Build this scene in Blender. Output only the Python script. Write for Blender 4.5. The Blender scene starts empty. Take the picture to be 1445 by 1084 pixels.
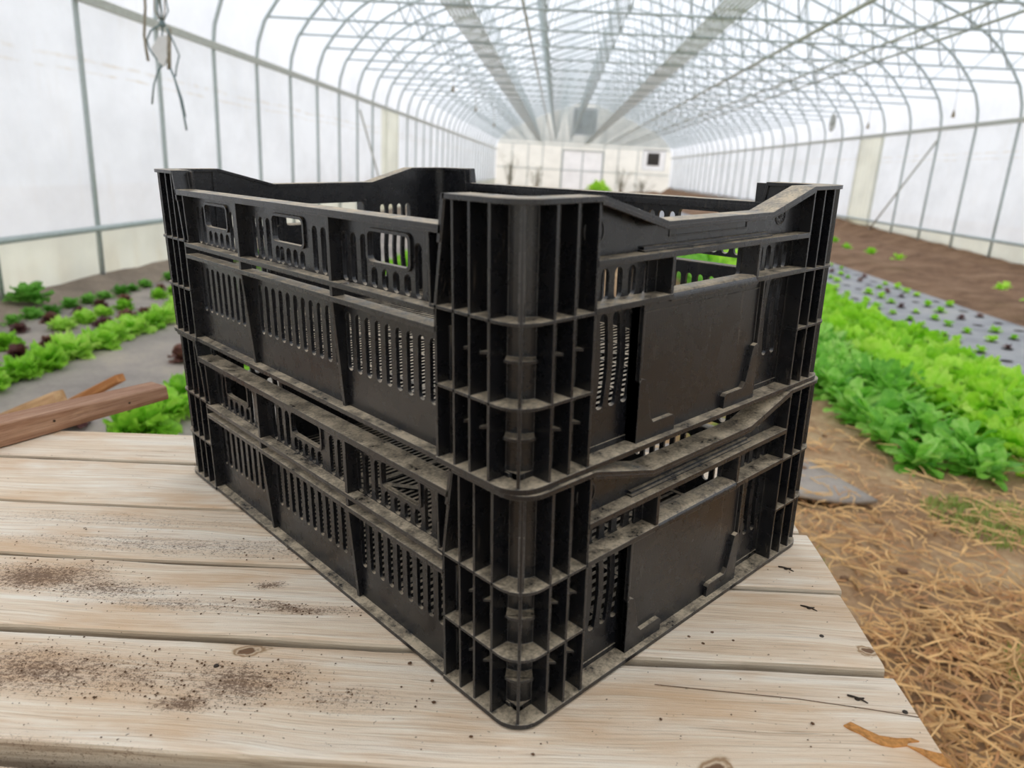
import bpy, bmesh, math, random
from mathutils import Matrix, Vector
from math import sin, cos, pi, sqrt

# ------------------------------------------------------------------ camera, world, exposure
SC = bpy.context.scene
COL = SC.collection
CAM_H = 1.15
MR = Matrix(((0.6890269228928464, -0.7237458138899431, -0.03786682460412736),
             (0.7233871625049019, 0.6899913479074112, -0.02495902514163251),
             (0.04419177131460573, -0.010194934511706251, 0.9989710459559775)))   # table frame turned into the greenhouse frame
T0 = Vector((-0.0019953759869134214, 0.40582997453282876, 0.7834764260714537))
T_CRATE = Matrix.Translation(T0) @ MR.to_4x4()
XP = Vector((0.68952145, -0.72426526, 0)); YP = Vector((0.72426526, 0.68952145, 0))
T_TABLE = T_CRATE @ Matrix((( XP.x, YP.x, 0, 0), (XP.y, YP.y, 0, 0), (0, 0, 1, 0), (0, 0, 0, 1)))

cam = bpy.data.cameras.new('camera'); co = bpy.data.objects.new('camera', cam); COL.objects.link(co)
cr = Vector((0.9967440276670578, 0.05965454843791772, 0.05424645758683341))
cu_ = Vector((-0.0687992993527005, 0.2783878927102822, 0.9580014810014156))
cf = Vector((-0.04204758873739964, 0.9586143729586974, -0.28158566056952183))
co.matrix_world = Matrix(((cr.x, cu_.x, -cf.x, 0), (cr.y, cu_.y, -cf.y, 0), (cr.z, cu_.z, -cf.z, CAM_H), (0, 0, 0, 1)))
cam.sensor_fit = 'HORIZONTAL'; cam.sensor_width = 36.0
cam.lens = 1036.478 / 1445 * 36.0
cam.clip_start = 0.02; cam.clip_end = 300
cam.dof.use_dof = True; cam.dof.focus_distance = 0.66; cam.dof.aperture_fstop = 7.0
SC.camera = co

SC.view_settings.view_transform = 'Standard'; SC.view_settings.look = 'None'
SC.view_settings.gamma = 1.0; SC.view_settings.use_curve_mapping = False
SC.view_settings.exposure = 0.58

W = bpy.data.worlds.new('overcast'); SC.world = W; W.use_nodes = True
nt = W.node_tree; nt.nodes.clear()
o_ = nt.nodes.new('ShaderNodeOutputWorld'); b_ = nt.nodes.new('ShaderNodeBackground')
tc = nt.nodes.new('ShaderNodeTexCoord'); sx = nt.nodes.new('ShaderNodeSeparateXYZ'); rp = nt.nodes.new('ShaderNodeValToRGB')
mr = nt.nodes.new('ShaderNodeMapRange'); mr.inputs[1].default_value = -1; mr.inputs[2].default_value = 1
nt.links.new(tc.outputs['Generated'], sx.inputs[0]); nt.links.new(sx.outputs[2], mr.inputs[0])
nt.links.new(mr.outputs[0], rp.inputs[0]); nt.links.new(rp.outputs[0], b_.inputs[0]); nt.links.new(b_.outputs[0], o_.inputs[0])
e = rp.color_ramp.elements
e[0].position = 0.0; e[0].color = (0.54, 0.55, 0.55, 1)
e[1].position = 1.0; e[1].color = (0.96, 0.98, 1.0, 1)
x_ = e.new(0.485); x_.color = (0.62, 0.63, 0.63, 1)
x_ = e.new(0.52); x_.color = (0.88, 0.90, 0.92, 1)
b_.inputs[1].default_value = 1.25

# ------------------------------------------------------------------ material helpers
def lin(c):
    f = lambda v: v / 12.92 if v <= 0.04045 else ((v + 0.055) / 1.055) ** 2.4
    return (f(c[0] / 255), f(c[1] / 255), f(c[2] / 255), 1.0)

class NB:
    def __init__(s, name):
        s.m = bpy.data.materials.new(name); s.m.use_nodes = True
        s.t = s.m.node_tree; s.t.nodes.clear()
        s.out = s.n('OutputMaterial')
    def n(s, t, **kw):
        nd = s.t.nodes.new('ShaderNode' + t)
        for k, v in kw.items(): setattr(nd, k, v)
        return nd
    def l(s, a, b): s.t.links.new(a, b)
    def val(s, sock, v):
        if hasattr(v, 'is_linked') or isinstance(v, bpy.types.NodeSocket): s.l(v, sock)
        else: sock.default_value = v
    def math(s, op, a, b=0.0, clamp=False):
        nd = s.n('Math', operation=op); nd.use_clamp = clamp
        s.val(nd.inputs[0], a); s.val(nd.inputs[1], b); return nd.outputs[0]
    def vmul(s, v, xyz):
        nd = s.n('VectorMath', operation='MULTIPLY'); s.l(v, nd.inputs[0]); nd.inputs[1].default_value = xyz; return nd.outputs[0]
    def vadd(s, a, b):
        nd = s.n('VectorMath', operation='ADD'); s.val(nd.inputs[0], a); s.val(nd.inputs[1], b); return nd.outputs[0]
    def noise(s, vec, scale, detail=4, rough=0.55, dist=0.0):
        nd = s.n('TexNoise'); nd.inputs['Scale'].default_value = scale; nd.inputs['Detail'].default_value = detail
        nd.inputs['Roughness'].default_value = rough; nd.inputs['Distortion'].default_value = dist
        if vec is not None: s.l(vec, nd.inputs['Vector'])
        return nd.outputs['Fac']
    def ramp(s, fac, stops, interp='LINEAR'):
        nd = s.n('ValToRGB'); nd.color_ramp.interpolation = interp
        el = nd.color_ramp.elements
        while len(el) < len(stops): el.new(0.5)
        for k, (p, c) in enumerate(stops):
            el[k].position = p; el[k].color = c if len(c) == 4 else (*c, 1)
        s.l(fac, nd.inputs[0]); return nd.outputs['Color']
    def rng(s, v, a, b, c=0.0, d=1.0):
        nd = s.n('MapRange'); nd.inputs[1].default_value = a; nd.inputs[2].default_value = b
        nd.inputs[3].default_value = c; nd.inputs[4].default_value = d; s.l(v, nd.inputs[0]); return nd.outputs[0]
    def mix(s, fac, a, b, blend='MIX'):
        nd = s.n('Mix', data_type='RGBA', blend_type=blend)
        s.val(nd.inputs[0], fac); s.val(nd.inputs[6], a); s.val(nd.inputs[7], b); return nd.outputs[2]
    def bump(s, h, strength=0.3, dist=0.01, normal=None):
        nd = s.n('Bump'); nd.inputs['Strength'].default_value = strength; nd.inputs['Distance'].default_value = dist
        s.l(h, nd.inputs['Height'])
        if normal is not None: s.l(normal, nd.inputs['Normal'])
        return nd.outputs[0]
    def pbr(s, color, rough=0.5, normal=None, spec=0.5, metal=0.0, link=True):
        p = s.n('BsdfPrincipled'); s.val(p.inputs['Base Color'], color); s.val(p.inputs['Roughness'], rough)
        p.inputs['Specular IOR Level'].default_value = spec; p.inputs['Metallic'].default_value = metal
        if normal is not None: s.l(normal, p.inputs['Normal'])
        if link: s.l(p.outputs[0], s.out.inputs[0])
        return p.outputs[0]
    def obj(s): return s.n('TexCoord').outputs['Object']
    def pos(s): return s.n('NewGeometry').outputs['Position']
    def rand(s): return s.n('ObjectInfo').outputs['Random']

def simple(name, rgb, rough=0.6, spec=0.4, metal=0.0, vary=0.12, scale=30, bump=0.0):
    b = NB(name); v = b.obj(); n = b.noise(v, scale)
    c = lin(rgb); lo = tuple(x * (1 - vary) for x in c[:3]); hi = tuple(min(1, x * (1 + vary)) for x in c[:3])
    col = b.ramp(n, [(0.3, lo), (0.7, hi)])
    b.pbr(col, rough, b.bump(n, bump, 0.004) if bump else None, spec, metal)
    return b.m

def make_plastic(name, grooves=False):
    b = NB(name)
    v = b.obj(); g = b.n('NewGeometry')
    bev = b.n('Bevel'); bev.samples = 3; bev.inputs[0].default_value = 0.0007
    sep = b.n('SeparateXYZ'); b.l(g.outputs['Normal'], sep.inputs[0])
    up = b.rng(sep.outputs[2], 0.55, 0.95)
    n1 = b.noise(v, 55, 5, 0.65); n2 = b.noise(v, 420, 3, 0.7); n3 = b.noise(v, 9, 3)
    nmix = b.math('ADD', b.math('MULTIPLY', n1, 0.6), b.math('MULTIPLY', n2, 0.4))
    dust = b.math('MULTIPLY', up, b.rng(nmix, 0.36, 0.58))
    spk = b.rng(b.noise(v, 700, 2, 0.6), 0.69, 0.76)
    spk = b.math('MULTIPLY', spk, b.rng(n1, 0.45, 0.7))
    film = b.math('MULTIPLY', b.rng(n3, 0.40, 0.75), b.rng(n1, 0.35, 0.7))
    film = b.math('MULTIPLY', film, 0.012)
    # light scuffing streaks running down the walls
    st = b.noise(b.vmul(v, (1, 1, 0.12)), 160, 3, 0.7)
    scf = b.math('MULTIPLY', b.math('MULTIPLY', b.rng(st, 0.60, 0.75), b.rng(n3, 0.48, 0.62)), 0.10)
    tot = b.math('MAXIMUM', b.math('MULTIPLY', dust, 0.88), b.math('MAXIMUM', b.math('MULTIPLY', spk, 0.34), b.math('MAXIMUM', film, scf)))
    base = (0.0080, 0.0085, 0.0108, 1)
    col = b.mix(tot, base, lin((216, 197, 168)))
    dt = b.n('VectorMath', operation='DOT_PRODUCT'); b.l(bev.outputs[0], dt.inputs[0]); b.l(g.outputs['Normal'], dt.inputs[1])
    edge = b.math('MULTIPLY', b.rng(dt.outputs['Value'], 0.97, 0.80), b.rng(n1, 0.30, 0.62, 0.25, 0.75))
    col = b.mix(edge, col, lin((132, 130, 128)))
    rgh = b.math('ADD', b.rng(n1, 0.3, 0.7, 0.22, 0.33), b.math('MULTIPLY', tot, 0.5), True)
    h = b.math('ADD', b.math('MULTIPLY', n2, 0.5), b.math('MULTIPLY', n1, 0.5))
    nrm = b.bump(h, 0.10, 0.0015, bev.outputs[0])
    if grooves:
        w = b.n('TexWave', wave_type='BANDS', bands_direction='X'); w.inputs['Scale'].default_value = 150; w.inputs['Distortion'].default_value = 0
        b.l(v, w.inputs['Vector'])
        nrm = b.bump(w.outputs['Fac'], 0.12, 0.0004, nrm)
    b.pbr(col, rgh, nrm, 0.62)
    return b.m

SOIL_SPOTS = [(-0.44, 0.160, 0.085, 0.028, 1.0), (-0.37, 0.146, 0.07, 0.02, 0.75), (-0.195, 0.1315, 0.075, 0.010, 0.9), (-0.30, 0.128, 0.10, 0.014, 0.5),
              (-0.23, 0.163, 0.018, 0.008, 0.9), (-0.36, 0.042, 0.10, 0.034, 0.8), (-0.29, 0.040, 0.05, 0.03, 0.6), (-0.205, 0.040, 0.065, 0.030, 0.85),
              (-0.235, 0.016, 0.028, 0.014, 0.95), (-0.233, 0.056, 0.010, 0.005, .9), (-0.13, 0.028, 0.06, 0.02, 0.4), (-0.34, 0.224, 0.28, 0.024, 0.45),
              (-0.20, 0.222, 0.10, 0.016, 0.6), (-0.31, -0.045, 0.12, 0.03, 0.6), (-0.45, 0.27, 0.25, 0.022, 0.3), (-0.28, 0.37, 0.16, 0.03, 0.3)]
KNOTS = [(0.278, 0.115, 0.011, 0.0075), (0.137, -0.012, 0.014, 0.010), (-0.209, 0.078, 0.012, 0.008)]

def make_wood(name, light, mid, dark, soil=False, sx=1.0, grey=0.0, blotc=(218, 180, 140)):
    b = NB(name)
    v = b.obj(); r = b.rand()
    off = b.n('CombineXYZ'); b.l(b.math('MULTIPLY', r, 37.0), off.inputs[0]); b.l(b.math('MULTIPLY', r, 91.0), off.inputs[1]); b.l(b.math('MULTIPLY', r, 13.0), off.inputs[2])
    q = b.vadd(v, off.outputs[0])
    # wandering grain
    warp = b.noise(b.vmul(q, (3.0 * sx, 10, 10)), 1.0, 2)
    wv = b.n('CombineXYZ'); b.l(b.math('MULTIPLY', b.math('SUBTRACT', warp, 0.5), 0.035), wv.inputs[1])
    q2 = b.vadd(q, wv.outputs[0])
    g1 = b.noise(b.vmul(q2, (5 * sx, 190, 190)), 1.0, 5, 0.65)
    g2 = b.noise(b.vmul(q2, (16 * sx, 700, 700)), 1.0, 3, 0.6)
    g3 = b.noise(b.vmul(q2, (2.2 * sx, 26, 26)), 1.0, 3, 0.6)
    fine = b.noise(q, 900, 2, 0.6)
    col = b.ramp(g3, [(0.30, lin(dark)), (0.46, lin(mid)), (0.62, lin(light))])
    gmask = b.rng(g1, 0.38, 0.62)
    col = b.mix(b.math('MULTIPLY', b.math('SUBTRACT', 1.0, gmask, True), 0.62), col, lin(dark))
    crk = b.rng(g1, 0.30, 0.36, 1.0, 0.0)
    col = b.mix(b.math('MULTIPLY', crk, 0.60), col, lin((112, 86, 64)))
    col = b.mix(b.math('MULTIPLY', b.rng(g2, 0.52, 0.70), 0.35), col, lin(tuple(min(250, c + 12) for c in light)))
    col = b.mix(b.math('MULTIPLY', b.rng(g2, 0.46, 0.34), 0.35), col, lin(tuple(c * .72 for c in dark)))
    blot = b.noise(b.vmul(q, (7 * sx, 22, 22)), 1.0, 4, 0.6)
    col = b.mix(b.rng(blot, 0.50, 0.68, 0, 0.65), col, lin(blotc))
    # weathered grey on the sawn edges
    ge = b.n('NewGeometry'); sp = b.n('SeparateXYZ'); b.l(ge.outputs['Normal'], sp.inputs[0])
    side = b.rng(sp.outputs[2], 0.75, 0.4)
    col = b.mix(b.math('MULTIPLY', side, 0.75 if soil else grey), col, b.ramp(g1, [(0.3, lin((128, 116, 100))), (0.65, lin((196, 182, 160)))]))
    h = b.math('ADD', b.math('MULTIPLY', g1, 0.6), b.math('ADD', b.math('MULTIPLY', g2, 0.25), b.math('MULTIPLY', fine, 0.15)))
    if soil:
        mask = None
        wob = b.noise(v, 24, 4, 0.6)
        wo = b.n('CombineXYZ'); k = b.math('MULTIPLY', b.math('SUBTRACT', wob, 0.5), 0.05)
        b.l(k, wo.inputs[0]); b.l(b.math('MULTIPLY', k, 0.5), wo.inputs[1])
        vw = b.vadd(v, wo.outputs[0])
        for (x, y, rx, ry, s) in SOIL_SPOTS:
            d = b.n('VectorMath', operation='LENGTH')
            b.l(b.vmul(b.vadd(vw, (-x, -y, 0)), (1 / rx, 1 / ry, 0)), d.inputs[0])
            mm = b.rng(d.outputs['Value'], 1.0, 0.15, 0, s)
            mask = mm if mask is None else b.math('MAXIMUM', mask, mm)
        grit = b.math('ADD', b.math('MULTIPLY', b.noise(b.vmul(v, (0.7, 1, 1)), 420, 5, 0.85), 0.75), b.math('MULTIPLY', b.noise(v, 1300, 2, 0.6), 0.25))
        thr = b.math('SUBTRACT', b.math('ADD', grit, b.math('MULTIPLY', mask, 0.17)), 0.575)
        sm = b.rng(thr, 0.0, 0.07)
        sm = b.math('MULTIPLY', sm, b.rng(mask, 0.02, 0.2))
        col = b.mix(b.math('MULTIPLY', mask, 0.42), col, lin((178, 140, 106)))
        col = b.mix(b.math('MULTIPLY', sm, 0.80), col, lin((96, 70, 52)))
        spk = b.rng(b.noise(v, 260, 2, 0.5), 0.73, 0.76)
        col = b.mix(b.math('MULTIPLY', spk, 0.7), col, lin((84, 64, 48)))
        for (x, y, rx, ry) in KNOTS:
            d = b.n('VectorMath', operation='LENGTH')
            b.l(b.vmul(b.vadd(vw, (-x, -y, 0)), (1 / rx, 1 / ry, 0)), d.inputs[0])
            ring = b.n('Math', operation='SINE'); b.l(b.math('MULTIPLY', d.outputs['Value'], 15.0), ring.inputs[0])
            f = b.rng(d.outputs['Value'], 1.05, 0.85)
            kc = b.mix(b.rng(ring.outputs[0], -1, 1), lin((168, 136, 104)), lin((216, 192, 162)))
            kc = b.mix(b.rng(d.outputs['Value'], 0.55, 0.4), kc, lin((128, 98, 74)))
            col = b.mix(f, col, kc)
    b.pbr(col, 0.82, b.bump(h, 0.55, 0.004), 0.25)
    return b.m

def make_film(name, tint, streaks=False, clear=0.12, stain=True):
    b = NB(name); p = b.pos()
    n = b.noise(b.vmul(p, (0.6, 0.6, 0.9)), 1.6, 5, 0.6); n2 = b.noise(b.vmul(p, (1, 1, 0.25)), 5, 4, 0.6)
    t = lin(tint); lo = tuple(x * 0.86 for x in t[:3]); 
    col = b.ramp(n, [(0.32, lo), (0.62, t[:3])])
    col = b.mix(b.rng(n2, 0.55, 0.75, 0, 0.18), col, lin((214, 212, 206)))
    if streaks:
        sz = b.n('SeparateXYZ'); b.l(p, sz.inputs[0])
        wob = b.math('ADD', sz.outputs[2], b.math('MULTIPLY', b.math('SUBTRACT', b.noise(p, 0.8, 2), 0.5), 0.10))
        for zc, hw in ((1.80, 0.022), (1.71, 0.016)):
            d = b.math('ABSOLUTE', b.math('SUBTRACT', wob, zc))
            mk = b.math('MULTIPLY', b.rng(d, hw, hw * 0.3), b.rng(b.noise(p, 6, 4), 0.38, 0.7))
            col = b.mix(b.math('MULTIPLY', mk, 0.6), col, lin((206, 196, 178)))
        low = b.math('MULTIPLY', b.rng(sz.outputs[2], 0.5, 0.05), b.rng(n2, 0.45, 0.65))
        col = b.mix(b.math('MULTIPLY', low, 0.35), col, lin((205, 190, 165)))
    nrm = b.bump(b.noise(b.vmul(p, (1, 1, 0.5)), 3.5, 4, 0.55), 0.25, 0.08)
    tr = b.n('BsdfTranslucent'); df = b.n('BsdfDiffuse'); tp = b.n('BsdfTransparent'); gl = b.n('BsdfGlossy')
    b.l(col, tr.inputs[0]); b.l(col, df.inputs[0]); b.l(nrm, tr.inputs['Normal']); b.l(nrm, df.inputs['Normal']); b.l(nrm, gl.inputs['Normal'])
    gl.inputs['Roughness'].default_value = 0.35
    m1 = b.n('MixShader'); m1.inputs[0].default_value = 0.22; b.l(tr.outputs[0], m1.inputs[1]); b.l(df.outputs[0], m1.inputs[2])
    m2 = b.n('MixShader'); m2.inputs[0].default_value = clear; b.l(m1.outputs[0], m2.inputs[1]); b.l(tp.outputs[0], m2.inputs[2])
    m3 = b.n('MixShader'); m3.inputs[0].default_value = 0.03; b.l(m2.outputs[0], m3.inputs[1]); b.l(gl.outputs[0], m3.inputs[2])
    b.l(m3.outputs[0], b.out.inputs[0])
    return b.m

def make_leaf(name, c1, c2, c3, rough=0.45, trans=0.45):
    b = NB(name); v = b.obj()
    n = b.noise(v, 28, 3); r = b.rand()
    f = b.math('ADD', b.math('MULTIPLY', n, 0.7), b.math('MULTIPLY', r, 0.3))
    col = b.ramp(f, [(0.30, lin(c1)), (0.5, lin(c2)), (0.72, lin(c3))])
    p = b.pbr(col, rough, b.bump(b.noise(v, 90, 3), 0.35, 0.01), 0.35, link=False)
    t = b.n('BsdfTranslucent'); b.l(col, t.inputs[0])
    m = b.n('MixShader'); m.inputs[0].default_value = trans; b.l(p, m.inputs[1]); b.l(t.outputs[0], m.inputs[2]); b.l(m.outputs[0], b.out.inputs[0])
    return b.m

def make_soil(name, a, c, d, scale=1.0, spec=0.15):
    b = NB(name); p = b.pos()
    n = b.noise(p, 2.2 * scale, 5, 0.6); n2 = b.noise(p, 26 * scale, 5, 0.7)
    f = b.math('ADD', b.math('MULTIPLY', n, 0.6), b.math('MULTIPLY', n2, 0.4))
    col = b.ramp(f, [(0.36, lin(a)), (0.5, lin(c)), (0.64, lin(d))])
    b.pbr(col, 0.95, b.bump(n2, 0.7, 0.03), spec)
    return b.m

def make_fabric(name, a, c, dusty):
    b = NB(name); p = b.pos()
    n = b.noise(p, 1.7, 5, 0.65); n2 = b.noise(p, 40, 4, 0.7)
    f = b.math('ADD', b.math('MULTIPLY', n, 0.75), b.math('MULTIPLY', n2, 0.25))
    col = b.ramp(f, [(0.36, lin(a)), (0.52, lin(c)), (0.66, lin(dusty))])
    w = b.n('TexWave', wave_type='BANDS', bands_direction='X'); w.inputs['Scale'].default_value = 60; b.l(p, w.inputs['Vector'])
    nr = b.bump(b.noise(p, 5, 4), 0.3, 0.03, b.bump(w.outputs['Fac'], 0.15, 0.002))
    b.pbr(col, 0.8, nr, 0.3)
    return b.m

M = {}
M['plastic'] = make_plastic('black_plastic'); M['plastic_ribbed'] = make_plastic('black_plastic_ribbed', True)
M['deck'] = make_wood('weathered_plank', (250, 239, 222), (241, 221, 196), (220, 190, 158), True)
M['deck_old'] = make_wood('weathered_support', (190, 170, 140), (160, 138, 108), (130, 108, 82))
M['beam'] = make_wood('brown_timber', (196, 158, 130), (172, 132, 106), (140, 102, 80), False, 1.0, 0.0, (150, 108, 82))
M['beam_light'] = make_wood('split_timber', (214, 178, 132), (190, 150, 106), (160, 120, 82), False)
M['stake'] = make_wood('orange_stake', (205, 150, 96), (186, 128, 78), (160, 104, 62), False)
M['galv'] = simple('galvanised_steel', (182, 192, 190), 0.45, 0.5, 0.1, 0.08, 40)
M['galv_old'] = simple('weathered_steel', (192, 194, 184), 0.55, 0.5, 0.1, 0.10, 30)
M['band'] = simple('grey_duct_sheet', (220, 226, 224), 0.6, 0.4, 0.0, 0.10, 4)
M['film'] = make_film('roof_film', (232, 236, 244), False, 0.14)
M['film_wall'] = make_film('wall_film', (234, 240, 248), True, 0.06)
M['film_end'] = make_film('end_film', (242, 242, 236), False, 0.04)
M['cream'] = make_film('cream_film', (252, 249, 226), False, 0.25)
M['film_door'] = make_film('door_film', (240, 241, 244), False, 0.05)
M['white'] = simple('white_panel', (232, 234, 236), 0.6, 0.3, 0, 0.05, 3)
M['louver'] = simple('grey_louver', (150, 154, 154), 0.6, 0.3, 0, 0.08, 5)
M['darkvent'] = simple('dark_vent', (74, 70, 66), 0.7, 0.3, 0, 0.1, 5)
M['soil'] = make_soil('floor_soil', (126, 98, 72), (172, 140, 106), (200, 174, 136))
M['soil_bed'] = make_soil('tilled_soil', (108, 82, 64), (140, 110, 86), (164, 134, 108), 1.3)
M['fabric_l'] = make_fabric('brown_weed_fabric', (134, 126, 120), (160, 150, 140), (180, 166, 148))
M['fabric_r'] = make_fabric('grey_weed_fabric', (140, 140, 144), (164, 164, 166), (180, 177, 172))
M['fabric_edge'] = make_fabric('frayed_weed_fabric', (128, 121, 113), (162, 152, 142), (178, 166, 152))
M['dusty'] = make_soil('dusty_soil', (120, 108, 96), (146, 132, 118), (168, 152, 134))
M['hole'] = simple('hole_soil', (52, 44, 38), 0.95, 0.1, 0, 0.2, 60)
M['leaf_light'] = make_leaf('light_lettuce', (140, 208, 44), (182, 236, 66), (214, 248, 112))
M['leaf_green'] = make_leaf('green_lettuce', (132, 196, 52), (172, 228, 74), (210, 244, 122))
M['leaf_dark'] = make_leaf('dark_salad', (112, 184, 62), (152, 218, 84), (204, 242, 138))
M['leaf_row'] = make_leaf('mid_salad', (84, 150, 52), (112, 180, 68), (150, 206, 98))
M['leaf_red'] = make_leaf('red_lettuce', (84, 50, 50), (122, 80, 74), (150, 112, 92), 0.45, 0.25)
M['leaf_dry'] = make_leaf('vine_leaf', (120, 124, 84), (152, 154, 112), (180, 176, 140), 0.6, 0.3)
M['grass'] = make_leaf('grass_blade', (106, 142, 56), (146, 172, 80), (186, 196, 116), 0.6, 0.35)
M['straw'] = simple('dry_straw', (230, 186, 130), 0.7, 0.3, 0, 0.35, 14)
M['straw2'] = simple('old_straw', (200, 156, 112), 0.8, 0.3, 0, 0.3, 14)
M['crumb'] = simple('soil_crumb', (98, 74, 56), 0.95, 0.1, 0, 0.3, 90)
M['twine'] = simple('blue_grey_twine', (120, 138, 140), 0.8, 0.2, 0, 0.2, 60)
M['twine_tan'] = simple('tan_twine', (160, 152, 136), 0.8, 0.2, 0, 0.2, 60)
M['clip'] = simple('white_plastic', (226, 226, 224), 0.5, 0.4, 0, 0.05, 20)
M['nail'] = simple('rusty_nail', (64, 54, 46), 0.6, 0.4, 0.4, 0.3, 200)
M['barewood'] = simple('orange_bare_wood', (196, 138, 78), 0.85, 0.2, 0, 0.35, 260, 0.5)
M['stem'] = simple('dry_stem', (140, 126, 100), 0.8, 0.2, 0, 0.2, 30)

# ------------------------------------------------------------------ object helpers
def link_mesh(name, me, mat=None, parent=None):
    o = bpy.data.objects.new(name, me); COL.objects.link(o)
    if mat is not None and not me.materials: me.materials.append(mat)
    if parent is not None: o.parent = parent
    return o
def build(name, bm, mat, parent=None, scale=1.0, smooth=False, recalc=True):
    if recalc: bmesh.ops.recalc_face_normals(bm, faces=bm.faces)
    if scale != 1.0: bmesh.ops.scale(bm, vec=(scale,) * 3, verts=bm.verts)
    me = bpy.data.meshes.new(name); bm.to_mesh(me); bm.free()
    if smooth: me.shade_smooth()
    return link_mesh(name, me, mat, parent)
def empty(name, mat, label=None, cat=None, group=None):
    o = bpy.data.objects.new(name, None); COL.objects.link(o); o.matrix_world = mat; o.empty_display_size = 0.05
    tag(o, label, cat, group); return o
def tag(o, label=None, cat=None, group=None, kind=None):
    if label: o['label'] = label
    if cat: o['category'] = cat
    if group: o['group'] = group
    if kind: o['kind'] = kind
    return o
def copy_tree(o, parent=None):
    c = o.copy(); COL.objects.link(c)
    if parent is not None: c.parent = parent
    for ch in list(o.children): copy_tree(ch, c)
    return c
def box(bm, x0, x1, y0, y1, z0, z1):
    v = [bm.verts.new(p) for p in ((x0, y0, z0), (x1, y0, z0), (x1, y1, z0), (x0, y1, z0), (x0, y0, z1), (x1, y0, z1), (x1, y1, z1), (x0, y1, z1))]
    for f in ((3, 2, 1, 0), (4, 5, 6, 7), (0, 1, 5, 4), (1, 2, 6, 5), (2, 3, 7, 6), (3, 0, 4, 7)): bm.faces.new([v[i] for i in f])
def prism(bm, poly, axis, a, b):
    f = {'z': lambda p, t: (p[0], p[1], t), 'y': lambda p, t: (p[0], t, p[1]), 'x': lambda p, t: (t, p[0], p[1])}[axis]
    A = [bm.verts.new(f(p, a)) for p in poly]; B = [bm.verts.new(f(p, b)) for p in poly]
    n = len(poly); bm.faces.new(A[::-1]); bm.faces.new(B)
    for i in range(n): bm.faces.new([A[i], A[(i + 1) % n], B[(i + 1) % n], B[i]])
def tube(bm, pts, r, n=6, caps=True, r1=None):
    pts = [Vector(p) for p in pts]; rings = []; prev = None
    for i, p in enumerate(pts):
        d = (pts[min(i + 1, len(pts) - 1)] - pts[max(i - 1, 0)]).normalized()
        a = prev if prev is not None else (Vector((0, 0, 1)) if abs(d.z) < 0.9 else Vector((1, 0, 0)))
        u = (a - d * a.dot(d)).normalized(); w = d.cross(u); prev = u
        rr = r if r1 is None else r + (r1 - r) * i / (len(pts) - 1)
        rings.append([bm.verts.new(p + (u * cos(2 * pi * k / n) + w * sin(2 * pi * k / n)) * rr) for k in range(n)])
    for A, B in zip(rings, rings[1:]):
        for k in range(n): bm.faces.new([A[k], A[(k + 1) % n], B[(k + 1) % n], B[k]])
    if caps: bm.faces.new(rings[0][::-1]); bm.faces.new(rings[-1])
def arc(cx, cy, r, a0, a1, n=6):
    return [(cx + r * cos(math.radians(a0 + (a1 - a0) * i / n)), cy + r * sin(math.radians(a0 + (a1 - a0) * i / n))) for i in range(n + 1)]
def slot(x, z0, z1, w=8.0, bow=0.0, n=6):
    r = w / 2; top = arc(x, z1 - r, r, 0, 180, n); bot = arc(x, z0 + r, r, 180, 360, n)
    if bow:
        k = 6; L = z1 - z0 - w
        side = lambda sgn, up: [(x + sgn * r + bow * sin(pi * t / k), (z0 + r + L * t / k)) for t in (range(1, k) if up else range(k - 1, 0, -1))]
        return top + side(-1, False) + bot + side(1, True)
    return top + bot
def rrect(x0, x1, z0, z1, r=4, n=4):
    return arc(x1 - r, z1 - r, r, 0, 90, n) + arc(x0 + r, z1 - r, r, 90, 180, n) + arc(x0 + r, z0 + r, r, 180, 270, n) + arc(x1 - r, z0 + r, r, 270, 360, n)
def holed(bm, outer, holes, thick, place):
    """flat plate with holes, local (u, v) outline, extruded by thick, put in place by a 4x4 matrix"""
    cu = bpy.data.curves.new('tmp', 'CURVE'); cu.dimensions = '2D'; cu.fill_mode = 'BOTH'; cu.extrude = thick / 2
    for loop in [outer] + holes:
        s = cu.splines.new('POLY'); s.points.add(len(loop) - 1); s.use_cyclic_u = True
        for p, q in zip(s.points, loop): p.co = (q[0], q[1], 0, 1)
    ob = bpy.data.objects.new('tmp', cu); COL.objects.link(ob)
    dg = bpy.context.evaluated_depsgraph_get()
    me = bpy.data.meshes.new_from_object(ob.evaluated_get(dg))
    me.transform(place)
    bm.from_mesh(me)
    bpy.data.objects.remove(ob); bpy.data.curves.remove(cu); bpy.data.meshes.remove(me)
# (u, v, w) onto the long side: u -> y, v -> z ; onto the short side: u -> x, v -> z
def on_long(x): return Matrix(((0, 0, 1, x), (1, 0, 0, 0), (0, 1, 0, 0), (0, 0, 0, 1)))
def on_short(y): return Matrix(((1, 0, 0, 0), (0, 0, -1, y), (0, 1, 0, 0), (0, 0, 0, 1)))

# ------------------------------------------------------------------ greenhouse shell (setting)
XL, XR, CX, HW = -3.87, 6.92, 1.525, 5.395
ZE, ZT, Y0, Y1 = 2.26, 2.78, -3.52, 48.0
STEP = 1.21
prof = [(0, 0), (0, 1.1), (0, 2.26), (.03, 2.48), (.12, 2.73), (.29, 2.97), (.49, 3.20), (.70, 3.38), (.90, 3.51), (1.15, 3.65), (1.5, 3.80), (2.2, 4.10), (3.0, 4.43), (3.8, 4.73), (4.6, 5.02), (5.0, 5.15), (HW, 5.20)]
def hoop_pts(out=0.0):
    L = [(XL + d - out, z + (out if z > 2.3 else 0)) for d, z in prof]
    Rr = [(XR - d + out, z + (out if z > 2.3 else 0)) for d, z in prof]
    return L + Rr[::-1][1:]

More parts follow.
